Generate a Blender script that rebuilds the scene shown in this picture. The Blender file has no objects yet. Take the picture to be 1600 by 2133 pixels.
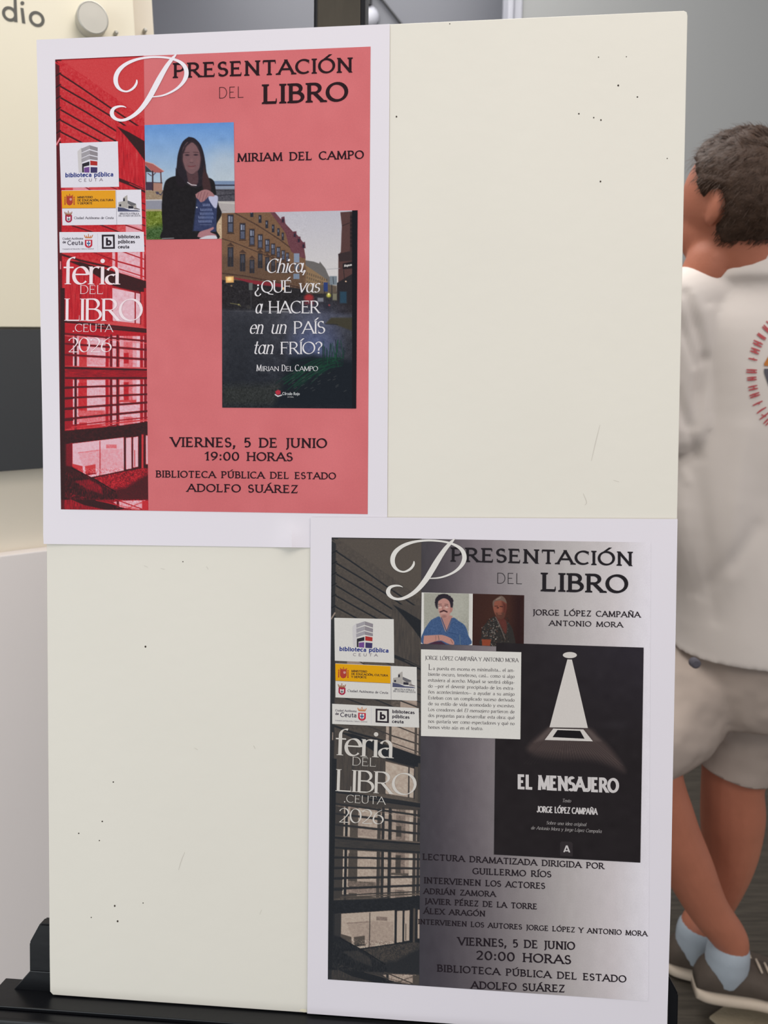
import bpy, bmesh, math, random
import numpy as np
from mathutils import Vector, Matrix, noise
from mathutils.bvhtree import BVHTree

# ------------------------------------------------------------------ camera, light, exposure
S = bpy.context.scene
COL = S.collection
FPX, CX, CY = 1601.0, 800.0, 1066.5
PITCH = math.radians(13.0)
CAM = np.array([0.0, 0.0, 1.42])
cd = bpy.data.cameras.new('camera')
cam = bpy.data.objects.new('camera', cd); COL.objects.link(cam)
cam.location = CAM; cam.rotation_euler = (math.pi / 2 - PITCH, 0, 0)
cd.sensor_fit = 'VERTICAL'; cd.sensor_height = 36.0; cd.lens = FPX / 2133.0 * 36.0
cd.clip_start = 0.02
cd.dof.use_dof = True; cd.dof.focus_distance = 0.80; cd.dof.aperture_fstop = 7.0
S.camera = cam
S.view_settings.view_transform = 'Standard'; S.view_settings.look = 'None'
S.view_settings.exposure = -0.06; S.view_settings.gamma = 1.0
S.view_settings.use_curve_mapping = False
wd = bpy.data.worlds.new('world'); S.world = wd; wd.use_nodes = True
bg = wd.node_tree.nodes['Background']
bg.inputs[0].default_value = (0.93, 0.94, 1.0, 1); bg.inputs[1].default_value = 0.55

def area(name, loc, target, size, power, color):
    l = bpy.data.lights.new(name, 'AREA'); l.shape = 'RECTANGLE'
    l.size, l.size_y = size; l.energy = power; l.color = color
    o = bpy.data.objects.new(name, l); COL.objects.link(o); o.location = loc
    o.rotation_euler = (Vector(target) - Vector(loc)).to_track_quat('-Z', 'Y').to_euler()
area('ceiling_light', (1.0, -0.5, 3.1), (0.2, 0.9, 1.4), (1.8, 1.2), 27, (1.0, 0.92, 0.84))
area('window_light', (-1.7, -1.4, 1.2), (0, 0.9, 1.1), (1.8, 2.0), 33, (0.91, 0.98, 1.0))
area('back_wall_fill', (-0.1, 2.1, 3.15), (0.0, 2.1, 0.0), (2.6, 1.3), 62, (1.0, 0.98, 0.95))  # fill added to brighten the back walls, no visible source
ALB = 0.98        # photo colour -> albedo

# ------------------------------------------------------------------ pixel / plane geometry
cp, sp = math.cos(PITCH), math.sin(PITCH)
RIGHT = np.array([1.0, 0, 0]); FWD = np.array([0, cp, -sp]); DOWN = np.array([0, -sp, -cp])
def ray(px, py):
    return (px - CX) / FPX * RIGHT + (py - CY) / FPX * DOWN + FWD
def at_y(px, py, Y):
    d = ray(px, py); return CAM + d * (Y / d[1])
def at_floor(px, py):
    d = ray(px, py); return CAM + d * (-CAM[2] / d[2])
def c2w(v): return v[0] * RIGHT + v[1] * DOWN + v[2] * FWD
def hom(src, dst):
    A = []
    for (x, y), (u, v) in zip(src, dst):
        A.append([x, y, 1, 0, 0, 0, -u * x, -u * y, -u]); A.append([0, 0, 0, x, y, 1, -v * x, -v * y, -v])
    return np.linalg.svd(np.array(A, float))[2][-1].reshape(3, 3)
def hap(Hm, x, y):
    w = Hm[2, 0] * x + Hm[2, 1] * y + Hm[2, 2]
    return (Hm[0, 0] * x + Hm[0, 1] * y + Hm[0, 2]) / w, (Hm[1, 0] * x + Hm[1, 1] * y + Hm[1, 2]) / w
# board plane: origin at its top left corner, U along the top edge, V down its side, N towards the viewer
BO = CAM + c2w(np.array([-.350545, -.483536, .787129]))
BU = c2w(np.array([.995927, .011566, -.089416])); BU /= np.linalg.norm(BU)
BV = c2w(np.array([-.006527, .999392, .034240])); BV -= BU * (BV @ BU); BV /= np.linalg.norm(BV)
BN = np.cross(BU, BV); BN = BN if BN @ (CAM - BO) > 0 else -BN
def BP(px, py, h=0.0):
    """arrays of pixels -> points on the board plane lifted by h"""
    px = np.asarray(px, float); py = np.asarray(py, float); h = np.asarray(h, float)
    d = ((px - CX) / FPX)[..., None] * RIGHT + ((py - CY) / FPX)[..., None] * DOWN + FWD
    t = ((BO - CAM) @ BN + h) / (d @ BN)
    return CAM + d * t[..., None]
def W(u, v, h=0.0): return BO + BU * u + BV * v + BN * h
def UV(px, py):
    p = BP(px, py) - BO; return float(p @ BU), float(p @ BV)

# ------------------------------------------------------------------ helpers: objects, materials
def lin(c):
    c = np.asarray(c, float) / 255.0
    return np.where(c <= .04045, c / 12.92, ((c + .055) / 1.055) ** 2.4)
def node_mat(name):
    m = bpy.data.materials.new(name); m.use_nodes = True
    return m, m.node_tree.nodes, m.node_tree.links, m.node_tree.nodes['Principled BSDF']
def mat(name, rgb, rough=.6, spec=.3, var=.06, scale=30, bump=0.0, bscale=80, metal=0, stretch=(1, 1, 1), k=None, rot=(0, 0, 0), coat=0):
    m, N, L, b = node_mat(name)
    c = lin(rgb) * (ALB if k is None else k)
    tc = N.new('ShaderNodeTexCoord'); mp = N.new('ShaderNodeMapping'); L.new(tc.outputs['Object'], mp.inputs[0])
    mp.inputs['Scale'].default_value = stretch; mp.inputs['Rotation'].default_value = rot
    nz = N.new('ShaderNodeTexNoise'); nz.inputs['Scale'].default_value = scale; nz.inputs['Detail'].default_value = 4
    L.new(mp.outputs[0], nz.inputs[0])
    mr = N.new('ShaderNodeMapRange'); mr.inputs[3].default_value = 1 - var; mr.inputs[4].default_value = 1 + var
    L.new(nz.outputs[0], mr.inputs[0])
    mx = N.new('ShaderNodeMix'); mx.data_type = 'RGBA'; mx.blend_type = 'MULTIPLY'; mx.inputs[0].default_value = 1
    mx.inputs[6].default_value = (*c, 1); L.new(mr.outputs[0], mx.inputs[7]); L.new(mx.outputs[2], b.inputs['Base Color'])
    b.inputs['Roughness'].default_value = rough; b.inputs['Specular IOR Level'].default_value = spec
    b.inputs['Metallic'].default_value = metal; b.inputs['Coat Weight'].default_value = coat
    if bump:
        n2 = N.new('ShaderNodeTexNoise'); n2.inputs['Scale'].default_value = bscale; L.new(mp.outputs[0], n2.inputs[0])
        bp = N.new('ShaderNodeBump'); bp.inputs['Strength'].default_value = 1; bp.inputs['Distance'].default_value = bump
        L.new(n2.outputs[0], bp.inputs['Height']); L.new(bp.outputs[0], b.inputs['Normal'])
    return m
def vmat(name, rough=.55, spec=.25):
    m, N, L, b = node_mat(name)
    a = N.new('ShaderNodeAttribute'); a.attribute_name = 'Col'
    nz = N.new('ShaderNodeTexNoise'); nz.inputs['Scale'].default_value = 900
    tc = N.new('ShaderNodeTexCoord'); L.new(tc.outputs['Object'], nz.inputs[0])
    mr = N.new('ShaderNodeMapRange'); mr.inputs[3].default_value = .93; mr.inputs[4].default_value = 1.07
    L.new(nz.outputs[0], mr.inputs[0])
    mx = N.new('ShaderNodeMix'); mx.data_type = 'RGBA'; mx.blend_type = 'MULTIPLY'; mx.inputs[0].default_value = 1
    L.new(a.outputs['Color'], mx.inputs[6]); L.new(mr.outputs[0], mx.inputs[7])
    L.new(mx.outputs[2], b.inputs['Base Color'])
    b.inputs['Roughness'].default_value = rough; b.inputs['Specular IOR Level'].default_value = spec
    return m
_inks = {}
def ink(rgb):
    k = tuple(rgb)
    if k not in _inks: _inks[k] = mat('ink_%d_%d_%d' % k, rgb, .65, .12, .05, 700)
    return _inks[k]
def obj(name, verts, faces, m=None, parent=None, smooth=False, loc=None):
    me = bpy.data.meshes.new(name); V = [tuple(map(float, v)) for v in verts]
    if loc is not None: V = [(x - loc[0], y - loc[1], z - loc[2]) for x, y, z in V]
    me.from_pydata(V, [], faces); me.update()
    if smooth:
        for p in me.polygons: p.use_smooth = True
    o = bpy.data.objects.new(name, me); COL.objects.link(o)
    if loc is not None: o.location = loc
    if m:
        for x in (m if isinstance(m, (list, tuple)) else [m]): me.materials.append(x)
    if parent is not None: o.parent = parent
    return o
def tag(o, label=None, cat=None, group=None, kind=None):
    for k, v in (('label', label), ('category', cat), ('group', group), ('kind', kind)):
        if v: o[k] = v
    return o
def thing(name, label, cat, group=None):
    o = bpy.data.objects.new(name, None); COL.objects.link(o); o.empty_display_size = .05
    return tag(o, label, cat, group)
BOXF = [(0, 1, 2, 3), (7, 6, 5, 4), (0, 4, 5, 1), (1, 5, 6, 2), (2, 6, 7, 3), (3, 7, 4, 0)]
def hexa(name, p8, m, parent=None, bevel=0.0, segs=2):
    o = obj(name, p8, BOXF, m, parent)
    bm = bmesh.new(); bm.from_mesh(o.data); bmesh.ops.recalc_face_normals(bm, faces=bm.faces)
    if bevel: bmesh.ops.bevel(bm, geom=bm.edges[:], offset=bevel, segments=segs, profile=.6, affect='EDGES')
    bm.to_mesh(o.data); bm.free()
    return o
def ubox(name, u0, u1, v0, v1, h0, h1, m, parent=None, bevel=0.0, segs=2):
    return hexa(name, [W(u0, v0, h0), W(u1, v0, h0), W(u1, v1, h0), W(u0, v1, h0),
                       W(u0, v0, h1), W(u1, v0, h1), W(u1, v1, h1), W(u0, v1, h1)], m, parent, bevel, segs)
def box(name, x0, x1, y0, y1, z0, z1, m, parent=None, bevel=0.0):
    return hexa(name, [(x0, y0, z0), (x1, y0, z0), (x1, y1, z0), (x0, y1, z0),
                       (x0, y0, z1), (x1, y0, z1), (x1, y1, z1), (x0, y1, z1)], m, parent, bevel)

# ------------------------------------------------------------------ materials
M_board = mat('foam_board', (228, 223, 211), .6, .2, .018, 9, .00025, 60)
M_boardedge = mat('foam_edge', (225, 222, 216), .7, .2)
M_sheet = mat('poster_paper', (228, 222, 228), .5, .25, .012, 7, .0012, 5)
M_black = mat('black_lacquer', (14, 15, 19), .35, .35, .2, 40, .0002, 60, k=.9)
M_wood = mat('weathered_wood', (66, 60, 50), .6, .3, .35, 60, .0004, 120, stretch=(1, 1, .12), k=1.0)
M_greyw = mat('grey_wall_paint', (149, 150, 149), .6, .3, .02, 3, k=1.0)
M_bluew = mat('blue_grey_wall_paint', (120, 122, 131), .45, .4, .03, 3, k=.62)
M_trim = mat('white_trim_paint', (186, 187, 196), .4, .4, .02, 5, k=.8)
M_cream = mat('cream_wall_paint', (218, 208, 191), .6, .25, .02, 3, k=1.14)
M_creamp = mat('cream_panel_gloss', (235, 226, 203), .3, .4, .01, 3, k=.97)
M_dark = mat('charcoal_panel', (68, 69, 71), .45, .35, .05, 4, k=.9)
M_cab = mat('white_laminate', (226, 217, 212), .5, .3, .015, 3, k=1.2)
M_metal = mat('brushed_metal', (196, 192, 182), .45, .5, .04, 10, metal=.25, k=.9)
M_lett = mat('grey_vinyl', (96, 94, 88), .5, .3)
M_hole = mat('pin_hole_dark', (70, 62, 55), .9, .1)
M_print = vmat('printed_picture', .65, .12)

# ------------------------------------------------------------------ stroke lettering
GL = {
 'A': (.80, 'L s 0,0 .4,1|L e .4,1 .8,0|L - .14,.34 .66,.34'),
 'B': (.64, 'L se .1,0 .1,1|L - .1,1 .3,1|C - .3,.765 .22,.235 90,-90|L - .3,.53 .1,.53|L - .1,.53 .33,.53|C - .33,.265 .27,.265 90,-90|L - .33,0 .1,0'),
 'C': (.74, 'C - .42,.5 .4,.5 48,312|T - .695,1 .695,.72'),
 'D': (.78, 'L se .1,0 .1,1|L - .1,1 .34,1|C - .34,.5 .4,.5 90,-90|L - .34,0 .1,0'),
 'E': (.62, 'L se .1,0 .1,1|L - .1,1 .54,1|L - .1,.52 .45,.52|L - .1,0 .58,0|T - .54,1 .54,.8|T - .58,0 .58,.22|T - .45,.42 .45,.62'),
 'F': (.58, 'L se .1,0 .1,1|L - .1,1 .54,1|L - .1,.52 .45,.52|T - .54,1 .54,.8|T - .45,.42 .45,.62'),
 'G': (.80, 'C - .42,.5 .4,.5 48,315|T - .695,1 .695,.72|L e .72,.1 .72,.43'),
 'H': (.80, 'L se .1,0 .1,1|L se .7,0 .7,1|L - .1,.51 .7,.51'),
 'I': (.20, 'L se .1,0 .1,1'),
 'J': (.30, 'L s .2,1 .2,.05|C - 0,.05 .2,.3 0,-80'),
 'L': (.60, 'L se .1,0 .1,1|L - .1,0 .56,0|T - .56,0 .56,.24'),
 'M': (.96, 'L s .08,0 .13,1|L - .13,1 .48,.06|L - .48,.06 .83,1|L s .88,0 .83,1|H - .02,1 .13,1|H - .83,1 .94,1'),
 'N': (.84, 'L s .12,0 .12,1|L - .12,1 .72,0|L e .72,0 .72,1|H - 0,1 .12,1'),
 'O': (.84, 'C - .42,.5 .4,.5 0,360'),
 'P': (.62, 'L se .1,0 .1,1|L - .1,1 .3,1|C - .3,.73 .26,.27 90,-90|L - .3,.46 .1,.46'),
 'Q': (.84, 'C - .42,.5 .4,.5 0,360|L - .42,.02 .6,-.14 .88,-.17'),
 'R': (.72, 'L se .1,0 .1,1|L - .1,1 .3,1|C - .3,.74 .25,.26 90,-90|L - .3,.48 .1,.48|L e .32,.48 .66,0'),
 'S': (.54, 'C - .27,.755 .2,.245 38,262|C - .27,.26 .23,.26 98,-142|T - .44,1 .44,.76|T - .07,.24 .07,0'),
 'T': (.72, 'L s .36,0 .36,1|L - .02,1 .7,1|T - .03,1 .03,.78|T - .69,1 .69,.78'),
 'U': (.78, 'L s .1,1 .1,.32|C - .39,.32 .29,.32 180,360|L e .68,.32 .68,1'),
 'V': (.78, 'L s 0,1 .39,0|L e .39,0 .78,1'),
 'X': (.72, 'L se .05,1 .67,0|L se .65,1 .05,0'),
 'Y': (.70, 'L s .35,0 .35,.47|L e .35,.47 .02,1|L e .35,.47 .68,1'),
 'Z': (.64, 'L - .06,1 .58,1|L - .58,1 .06,0|L - .06,0 .6,0|T - .06,1 .06,.8|T - .6,0 .6,.22'),
 '0': (.66, 'C - .33,.5 .28,.5 0,360'), '1': (.36, 'L s .2,0 .2,1|L - .2,1 .04,.84'),
 '2': (.62, 'C - .3,.72 .24,.28 165,-15|Q - .532,.65 .42,.35 .06,0|L - .06,0 .58,0|T - .58,0 .58,.16'),
 '5': (.56, 'L - .5,1 .13,1|L - .13,1 .1,.54|C - .25,.32 .26,.32 125,-130'),
 '6': (.64, 'C - .32,.31 .26,.31 0,360|Q - .06,.33 .08,.75 .52,1.02'),
 '9': (.64, 'C - .32,.69 .26,.31 0,360|Q - .58,.67 .56,.25 .12,-.02'),
 ':': (.24, 'D - .12,.1 .09|D - .12,.62 .09'), '.': (.2, 'D - .1,.08 .085'), ',': (.22, 'D - .1,.08 .085|L - .14,.08 .06,-.2'),
 '-': (.36, 'L - .04,.3 .32,.3'), '—': (.8, 'L - .02,.3 .78,.3'),
 '?': (.5, 'C - .25,.76 .2,.24 170,-40|Q - .4,.6 .24,.5 .24,.26|D - .24,.07 .075'),
 '¿': (.5, 'C - .25,-.06 .2,.24 -10,-220|Q - .1,.1 .26,.2 .26,.42|D - .26,.62 .075'),
 'a': (.52, 'C - .24,.44 .17,.22 155,0|L e .41,.44 .41,0|C - .23,.18 .18,.18 62,300|L - .41,.4 .3,.35'),
 'b': (.56, 'L - .1,0 .1,1.03|C - .3,.33 .21,.33 0,360'),
 'c': (.50, 'C - .28,.33 .24,.33 48,312'),
 'd': (.58, 'C - .27,.33 .22,.33 0,360|L e .48,1.03 .48,0'),
 'e': (.54, 'C - .27,.33 .24,.33 4,318|L - .04,.37 .5,.37'),
 'f': (.36, 'L s .17,0 .17,.8|C - .35,.8 .18,.23 180,70|L - .02,.64 .36,.64'),
 'g': (.56, 'C - .26,.33 .22,.33 0,360|L - .47,.66 .47,-.08|C - .26,-.08 .21,.22 0,-150'),
 'h': (.58, 'L s .1,0 .1,1.03|C - .29,.42 .19,.24 180,0|L s .48,0 .48,.42'),
 'i': (.22, 'L s .11,0 .11,.66|D - .11,.9 .085|H - .02,.66 .11,.66'),
 'j': (.24, 'L - .14,.66 .14,-.08|C - 0,-.08 .14,.2 0,-110|D - .14,.9 .085'),
 'l': (.22, 'L s .11,0 .11,1.03|H - .02,1.03 .11,1.03'),
 'm': (.86, 'L s .1,0 .1,.66|C - .26,.44 .16,.22 180,0|L s .42,0 .42,.44|C - .59,.44 .17,.22 180,0|L s .76,0 .76,.44'),
 'n': (.58, 'L s .1,0 .1,.66|C - .29,.42 .19,.24 180,0|L s .48,0 .48,.42|H - .01,.66 .1,.66'),
 'o': (.54, 'C - .27,.33 .24,.33 0,360'),
 'p': (.56, 'L s .1,-.32 .1,.66|C - .3,.33 .21,.33 0,360'),
 'q': (.58, 'L s .47,-.32 .47,.66|C - .26,.33 .22,.33 0,360'),
 'r': (.40, 'L s .1,0 .1,.66|C - .29,.42 .19,.24 180,62|H - .01,.66 .1,.66'),
 's': (.42, 'C - .21,.5 .15,.16 38,262|C - .21,.17 .17,.17 98,-142'),
 't': (.36, 'L - .17,.9 .17,.14|C - .31,.14 .14,.14 180,290|L - .02,.64 .34,.64'),
 'u': (.58, 'L - .1,.66 .1,.22|C - .28,.22 .18,.22 180,360|L e .46,.66 .46,0|H - 0,.66 .1,.66'),
 'v': (.52, 'L s .02,.66 .26,0|L e .26,0 .5,.66'),
 'x': (.52, 'L - .04,.66 .48,0|L - .48,.66 .04,0'),
 'y': (.52, 'L s .02,.66 .27,0|L e .5,.66 .14,-.3'),
 'z': (.46, 'L - .04,.66 .42,.66|L - .42,.66 .04,0|L - .04,0 .44,0'),
 'α': (.56, 'C - .25,.33 .21,.33 0,360|L - .46,.66 .46,.06|L - .46,.06 .54,0'),
}
ACC = {'Á': 'A', 'É': 'E', 'Í': 'I', 'Ó': 'O', 'Ú': 'U', 'Ñ': 'N', 'á': 'a', 'é': 'e', 'í': 'i', 'ó': 'o', 'ú': 'u', 'ñ': 'n'}
def glyph(ch, italic=False):
    if ch in ACC:
        w, s = GL[ACC[ch]]; up = ch.isupper(); y0 = 1.1 if up else .85; c = w / 2
        if ch == 'í': s = s.split('|D')[0]
        if ch in 'Ññ': s += '|Q - %f,%f %f,%f %f,%f|Q - %f,%f %f,%f %f,%f' % (c - .2, y0 + .04, c - .1, y0 + .18, c, y0 + .08, c, y0 + .08, c + .1, y0 - .02, c + .2, y0 + .12)
        else: s += '|X - %f,%f %f,%f' % (c - .02, y0, c + .16, y0 + .19)
        return w, s
    if italic and ch == 'a': return GL['α']
    return GL[ch]
# style: thick, thin, serif half length, serif thickness, tracking, word space
ST = {
 'title': (.184, .124, .085, .08, .16, .46), 'titleb': (.2, .125, .085, .075, .14, .4),
 'thin': (.05, .05, 0, 0, .14, .4), 'sans': (.14, .14, 0, 0, .10, .34), 'caps': (.13, .13, 0, 0, .55, .4),
 'heavy': (.21, .19, 0, 0, .10, .32), 'cond': (.215, .17, 0, 0, .10, .34),
 'display': (.135, .034, .06, .02, -.02, .3), 'displaythin': (.085, .04, .05, .018, .06, .3),
 'cover': (.125, .045, .06, .026, .02, .3), 'body': (.12, .06, .045, .04, .045, .40), 'micro': (.14, .09, .04, .04, .08, .3),
}
class Batch:
    def __init__(s): s.v = []; s.f = []; s.k = []; s.n = 0
    def poly(s, pts):
        b = len(s.v); s.v += list(pts); s.k += [s.n % 9] * len(pts); s.f.append(tuple(range(b, b + len(pts)))); s.n += 1
    def strip(s, Lp, Rp, closed=False):
        b = len(s.v); n = len(Lp)
        for a, c in zip(Lp, Rp): s.v += [a, c]
        s.k += [s.n % 9] * (2 * n); s.n += 1
        for i in range(n - 1): s.f.append((b + 2 * i, b + 2 * i + 1, b + 2 * i + 3, b + 2 * i + 2))
        if closed: i = n - 1; s.f.append((b + 2 * i, b + 2 * i + 1, b + 1, b))
    def ribbon(s, pts, widths):
        """smooth brush line through pixels with a width at each point"""
        P = catmull([(x, y, w) for (x, y), w in zip(pts, widths)], 6)
        L, R = [], []
        for i, (x, y, w) in enumerate(P):
            a = P[max(i - 1, 0)]; c = P[min(i + 1, len(P) - 1)]
            dx, dy = c[0] - a[0], c[1] - a[1]; q = math.hypot(dx, dy) or 1
            nx, ny = -dy / q * w / 2, dx / q * w / 2
            L.append((x + nx, y + ny)); R.append((x - nx, y - ny))
        s.strip(L, R)
    def disc(s, x, y, rx, ry=None, n=20, a0=0, a1=360):
        ry = ry or rx
        s.poly([(x + rx * math.cos(math.radians(a0 + (a1 - a0) * i / n)), y + ry * math.sin(math.radians(a0 + (a1 - a0) * i / n))) for i in range(n)])
    def build(s, name, m, parent, h, warp=None, place=None):
        if not s.v: return None
        A = np.array(s.v, float); x, y = A[:, 0], A[:, 1]
        if warp is not None: x, y = hap(warp, x, y)
        hh = h + np.array(s.k) * 6e-6
        P = place(x, y, hh) if place else BP(x, y, hh)
        o = obj(name, P, s.f, m, parent)
        bm = bmesh.new(); bm.from_mesh(o.data)
        ref = (Vector(CAM))
        for f in bm.faces:
            if f.normal.dot(ref - f.calc_center_median()) < 0: f.normal_flip()
        bm.to_mesh(o.data); bm.free()
        return o
def catmull(P, n):
    out = []; m = len(P)
    for i in range(m - 1):
        p0, p1, p2, p3 = P[max(i - 1, 0)], P[i], P[i + 1], P[min(i + 2, m - 1)]
        for k in range(n):
            t = k / n
            out.append(tuple(.5 * (2 * b + (c - a) * t + (2 * a - 5 * b + 4 * c - d) * t * t + (3 * b - a - 3 * c + d) * t ** 3) for a, b, c, d in zip(p0, p1, p2, p3)))
    out.append(tuple(P[-1])); return out
def text(B, s, style, x0, x1, y0, y1, cap, slant=0.0, up=0.0, bold=1.0, seg=14):
    """lettering on the baseline (x0,y0)-(x1,y1) of photo pixels, cap = height of capitals; _ toggles italics"""
    th, tn, sl, stk, trk, sp_ = ST[style]; th *= bold; tn *= bold
    ital = slant != 0; lay = []; x = 0.0
    for ch in s:
        if ch == '_': ital = not ital; continue
        if ch == ' ': x += sp_ + trk; continue
        w, g = glyph(ch, ital)
        if ch == 'J' and sl == 0: w, g = .44, 'L - .34,1 .34,.26|C - .18,.26 .16,.26 0,-165'
        lay.append((x, g, ital)); x += w + trk
    Wd = x - trk; L = math.hypot(x1 - x0, y1 - y0); r = L / Wd / cap
    ex, ey = (x1 - x0) / L, (y1 - y0) / L
    def fin(p, it):
        X, Y = p
        if it: X += (slant or .22) * Y
        return (x0 + X * cap * ex + up * Y * cap, y0 + X * cap * ey - Y * cap)
    ht = tn / 2; PEN = math.radians(20)
    wid = lambda dx, dy: tn + (th - tn) * abs(math.sin(math.atan2(dy, dx) - PEN)) ** 1.5
    for gx, g, it in lay:
        for stt in g.split('|'):
            kd, fl, *ps = stt.split(' ')
            ps = [tuple(float(q) for q in p.split(',')) for p in ps]
            mp = lambda p: ((gx + p[0]) * r, ht + p[1] * (1 - 2 * ht))
            if kd == 'C':
                (cx, cy), (rx, ry), (a0, a1) = ps
                full = abs(a1 - a0) >= 359; n = max(6, int(seg * abs(a1 - a0) / 180))
                inset = th / 2 * (1 if sl == 0 or th > .1 else .6)
                pts = [mp((cx + rx * math.cos(math.radians(a0 + (a1 - a0) * i / n)), cy + ry * math.sin(math.radians(a0 + (a1 - a0) * i / n)))) for i in range(n + (0 if full else 1))]
                Lp, Rp = [], []
                for i, p in enumerate(pts):
                    a = math.radians(a0 + (a1 - a0) * i / n); sg = 1 if a1 > a0 else -1
                    dx, dy = -rx * r * math.sin(a) * sg, ry * math.cos(a) * sg; q = math.hypot(dx, dy)
                    w = wid(dx, dy) / 2; nx, ny = -dy / q * w, dx / q * w
                    Lp.append(fin((p[0] + nx, p[1] + ny), it)); Rp.append(fin((p[0] - nx, p[1] - ny), it))
                B.strip(Lp, Rp, full)
            elif kd == 'Q':
                a, b, c = [mp(p) for p in ps]; Lp, Rp = [], []
                for i in range(9):
                    t = i / 8; X = [(1 - t) ** 2 * a[k] + 2 * t * (1 - t) * b[k] + t * t * c[k] for k in (0, 1)]
                    d = [2 * (1 - t) * (b[k] - a[k]) + 2 * t * (c[k] - b[k]) for k in (0, 1)]; q = math.hypot(*d) or 1
                    w = wid(*d) / 2; nx, ny = -d[1] / q * w, d[0] / q * w
                    Lp.append(fin((X[0] + nx, X[1] + ny), it)); Rp.append(fin((X[0] - nx, X[1] - ny), it))
                B.strip(Lp, Rp)
            elif kd == 'D':
                (cx, cy), rr = ps[0], ps[1][0]; c = mp((cx, cy)); rr = rr * (1 if th > .1 else .6) * (1.25 if th > .18 else 1)
                B.poly([fin((c[0] + rr * math.cos(k * math.pi / 5), c[1] + rr * math.sin(k * math.pi / 5)), it) for k in range(10)])
            elif kd in 'TH':
                if sl == 0: continue
                a, b = [mp(p) for p in ps]
                if kd == 'H':
                    y = a[1] + ht; y2 = y - stk
                    B.poly([fin((a[0], y), it), fin((b[0], y), it), fin((b[0], y2), it), fin((a[0], y2), it)])
                else:
                    w = max(stk * .55, tn * .4); B.poly([fin((a[0] - w, a[1]), it), fin((a[0] + w * .6, a[1]), it), fin((b[0] + w * .5, b[1]), it), fin((b[0] - w * .2, b[1]), it)])
            else:
                pts = [mp(p) for p in ps]
                for i in range(len(pts) - 1):
                    a, b = list(pts[i]), list(pts[i + 1]); dx, dy = b[0] - a[0], b[1] - a[1]
                    q = math.hypot(dx, dy) or 1; w = (wid(dx, dy) if kd == 'L' else max(tn, th * .7)) / 2
                    if abs(dy) > abs(dx) * .7:      # reach the line of the letter's foot and head
                        e = ht / abs(dy / q)
                        a = [a[0] - dx / q * e, a[1] - dy / q * e]; b = [b[0] + dx / q * e, b[1] + dy / q * e]
                    nx, ny = -dy / q * w, dx / q * w
                    if abs(dy) > abs(dx) * .7:      # cut level
                        nx, ny = w / abs(dy / q), 0
                    B.poly([fin((a[0] + nx, a[1] + ny), it), fin((b[0] + nx, b[1] + ny), it), fin((b[0] - nx, b[1] - ny), it), fin((a[0] - nx, a[1] - ny), it)])
                    if sl > 0:
                        for flag, pt, oth in (('s', a, b), ('e', b, a)):
                            if (flag in fl) and ((flag == 's' and i == 0) or (flag == 'e' and i == len(pts) - 2)):
                                hw = sl + w; d = 1 if oth[1] > pt[1] else -1; y = pt[1]
                                B.poly([fin((pt[0] - hw, y), it), fin((pt[0] + hw, y), it), fin((pt[0] + hw, y + d * stk), it), fin((pt[0] + w, y + d * stk * 1.5), it), fin((pt[0] - w, y + d * stk * 1.5), it), fin((pt[0] - hw, y + d * stk), it)])

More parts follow.
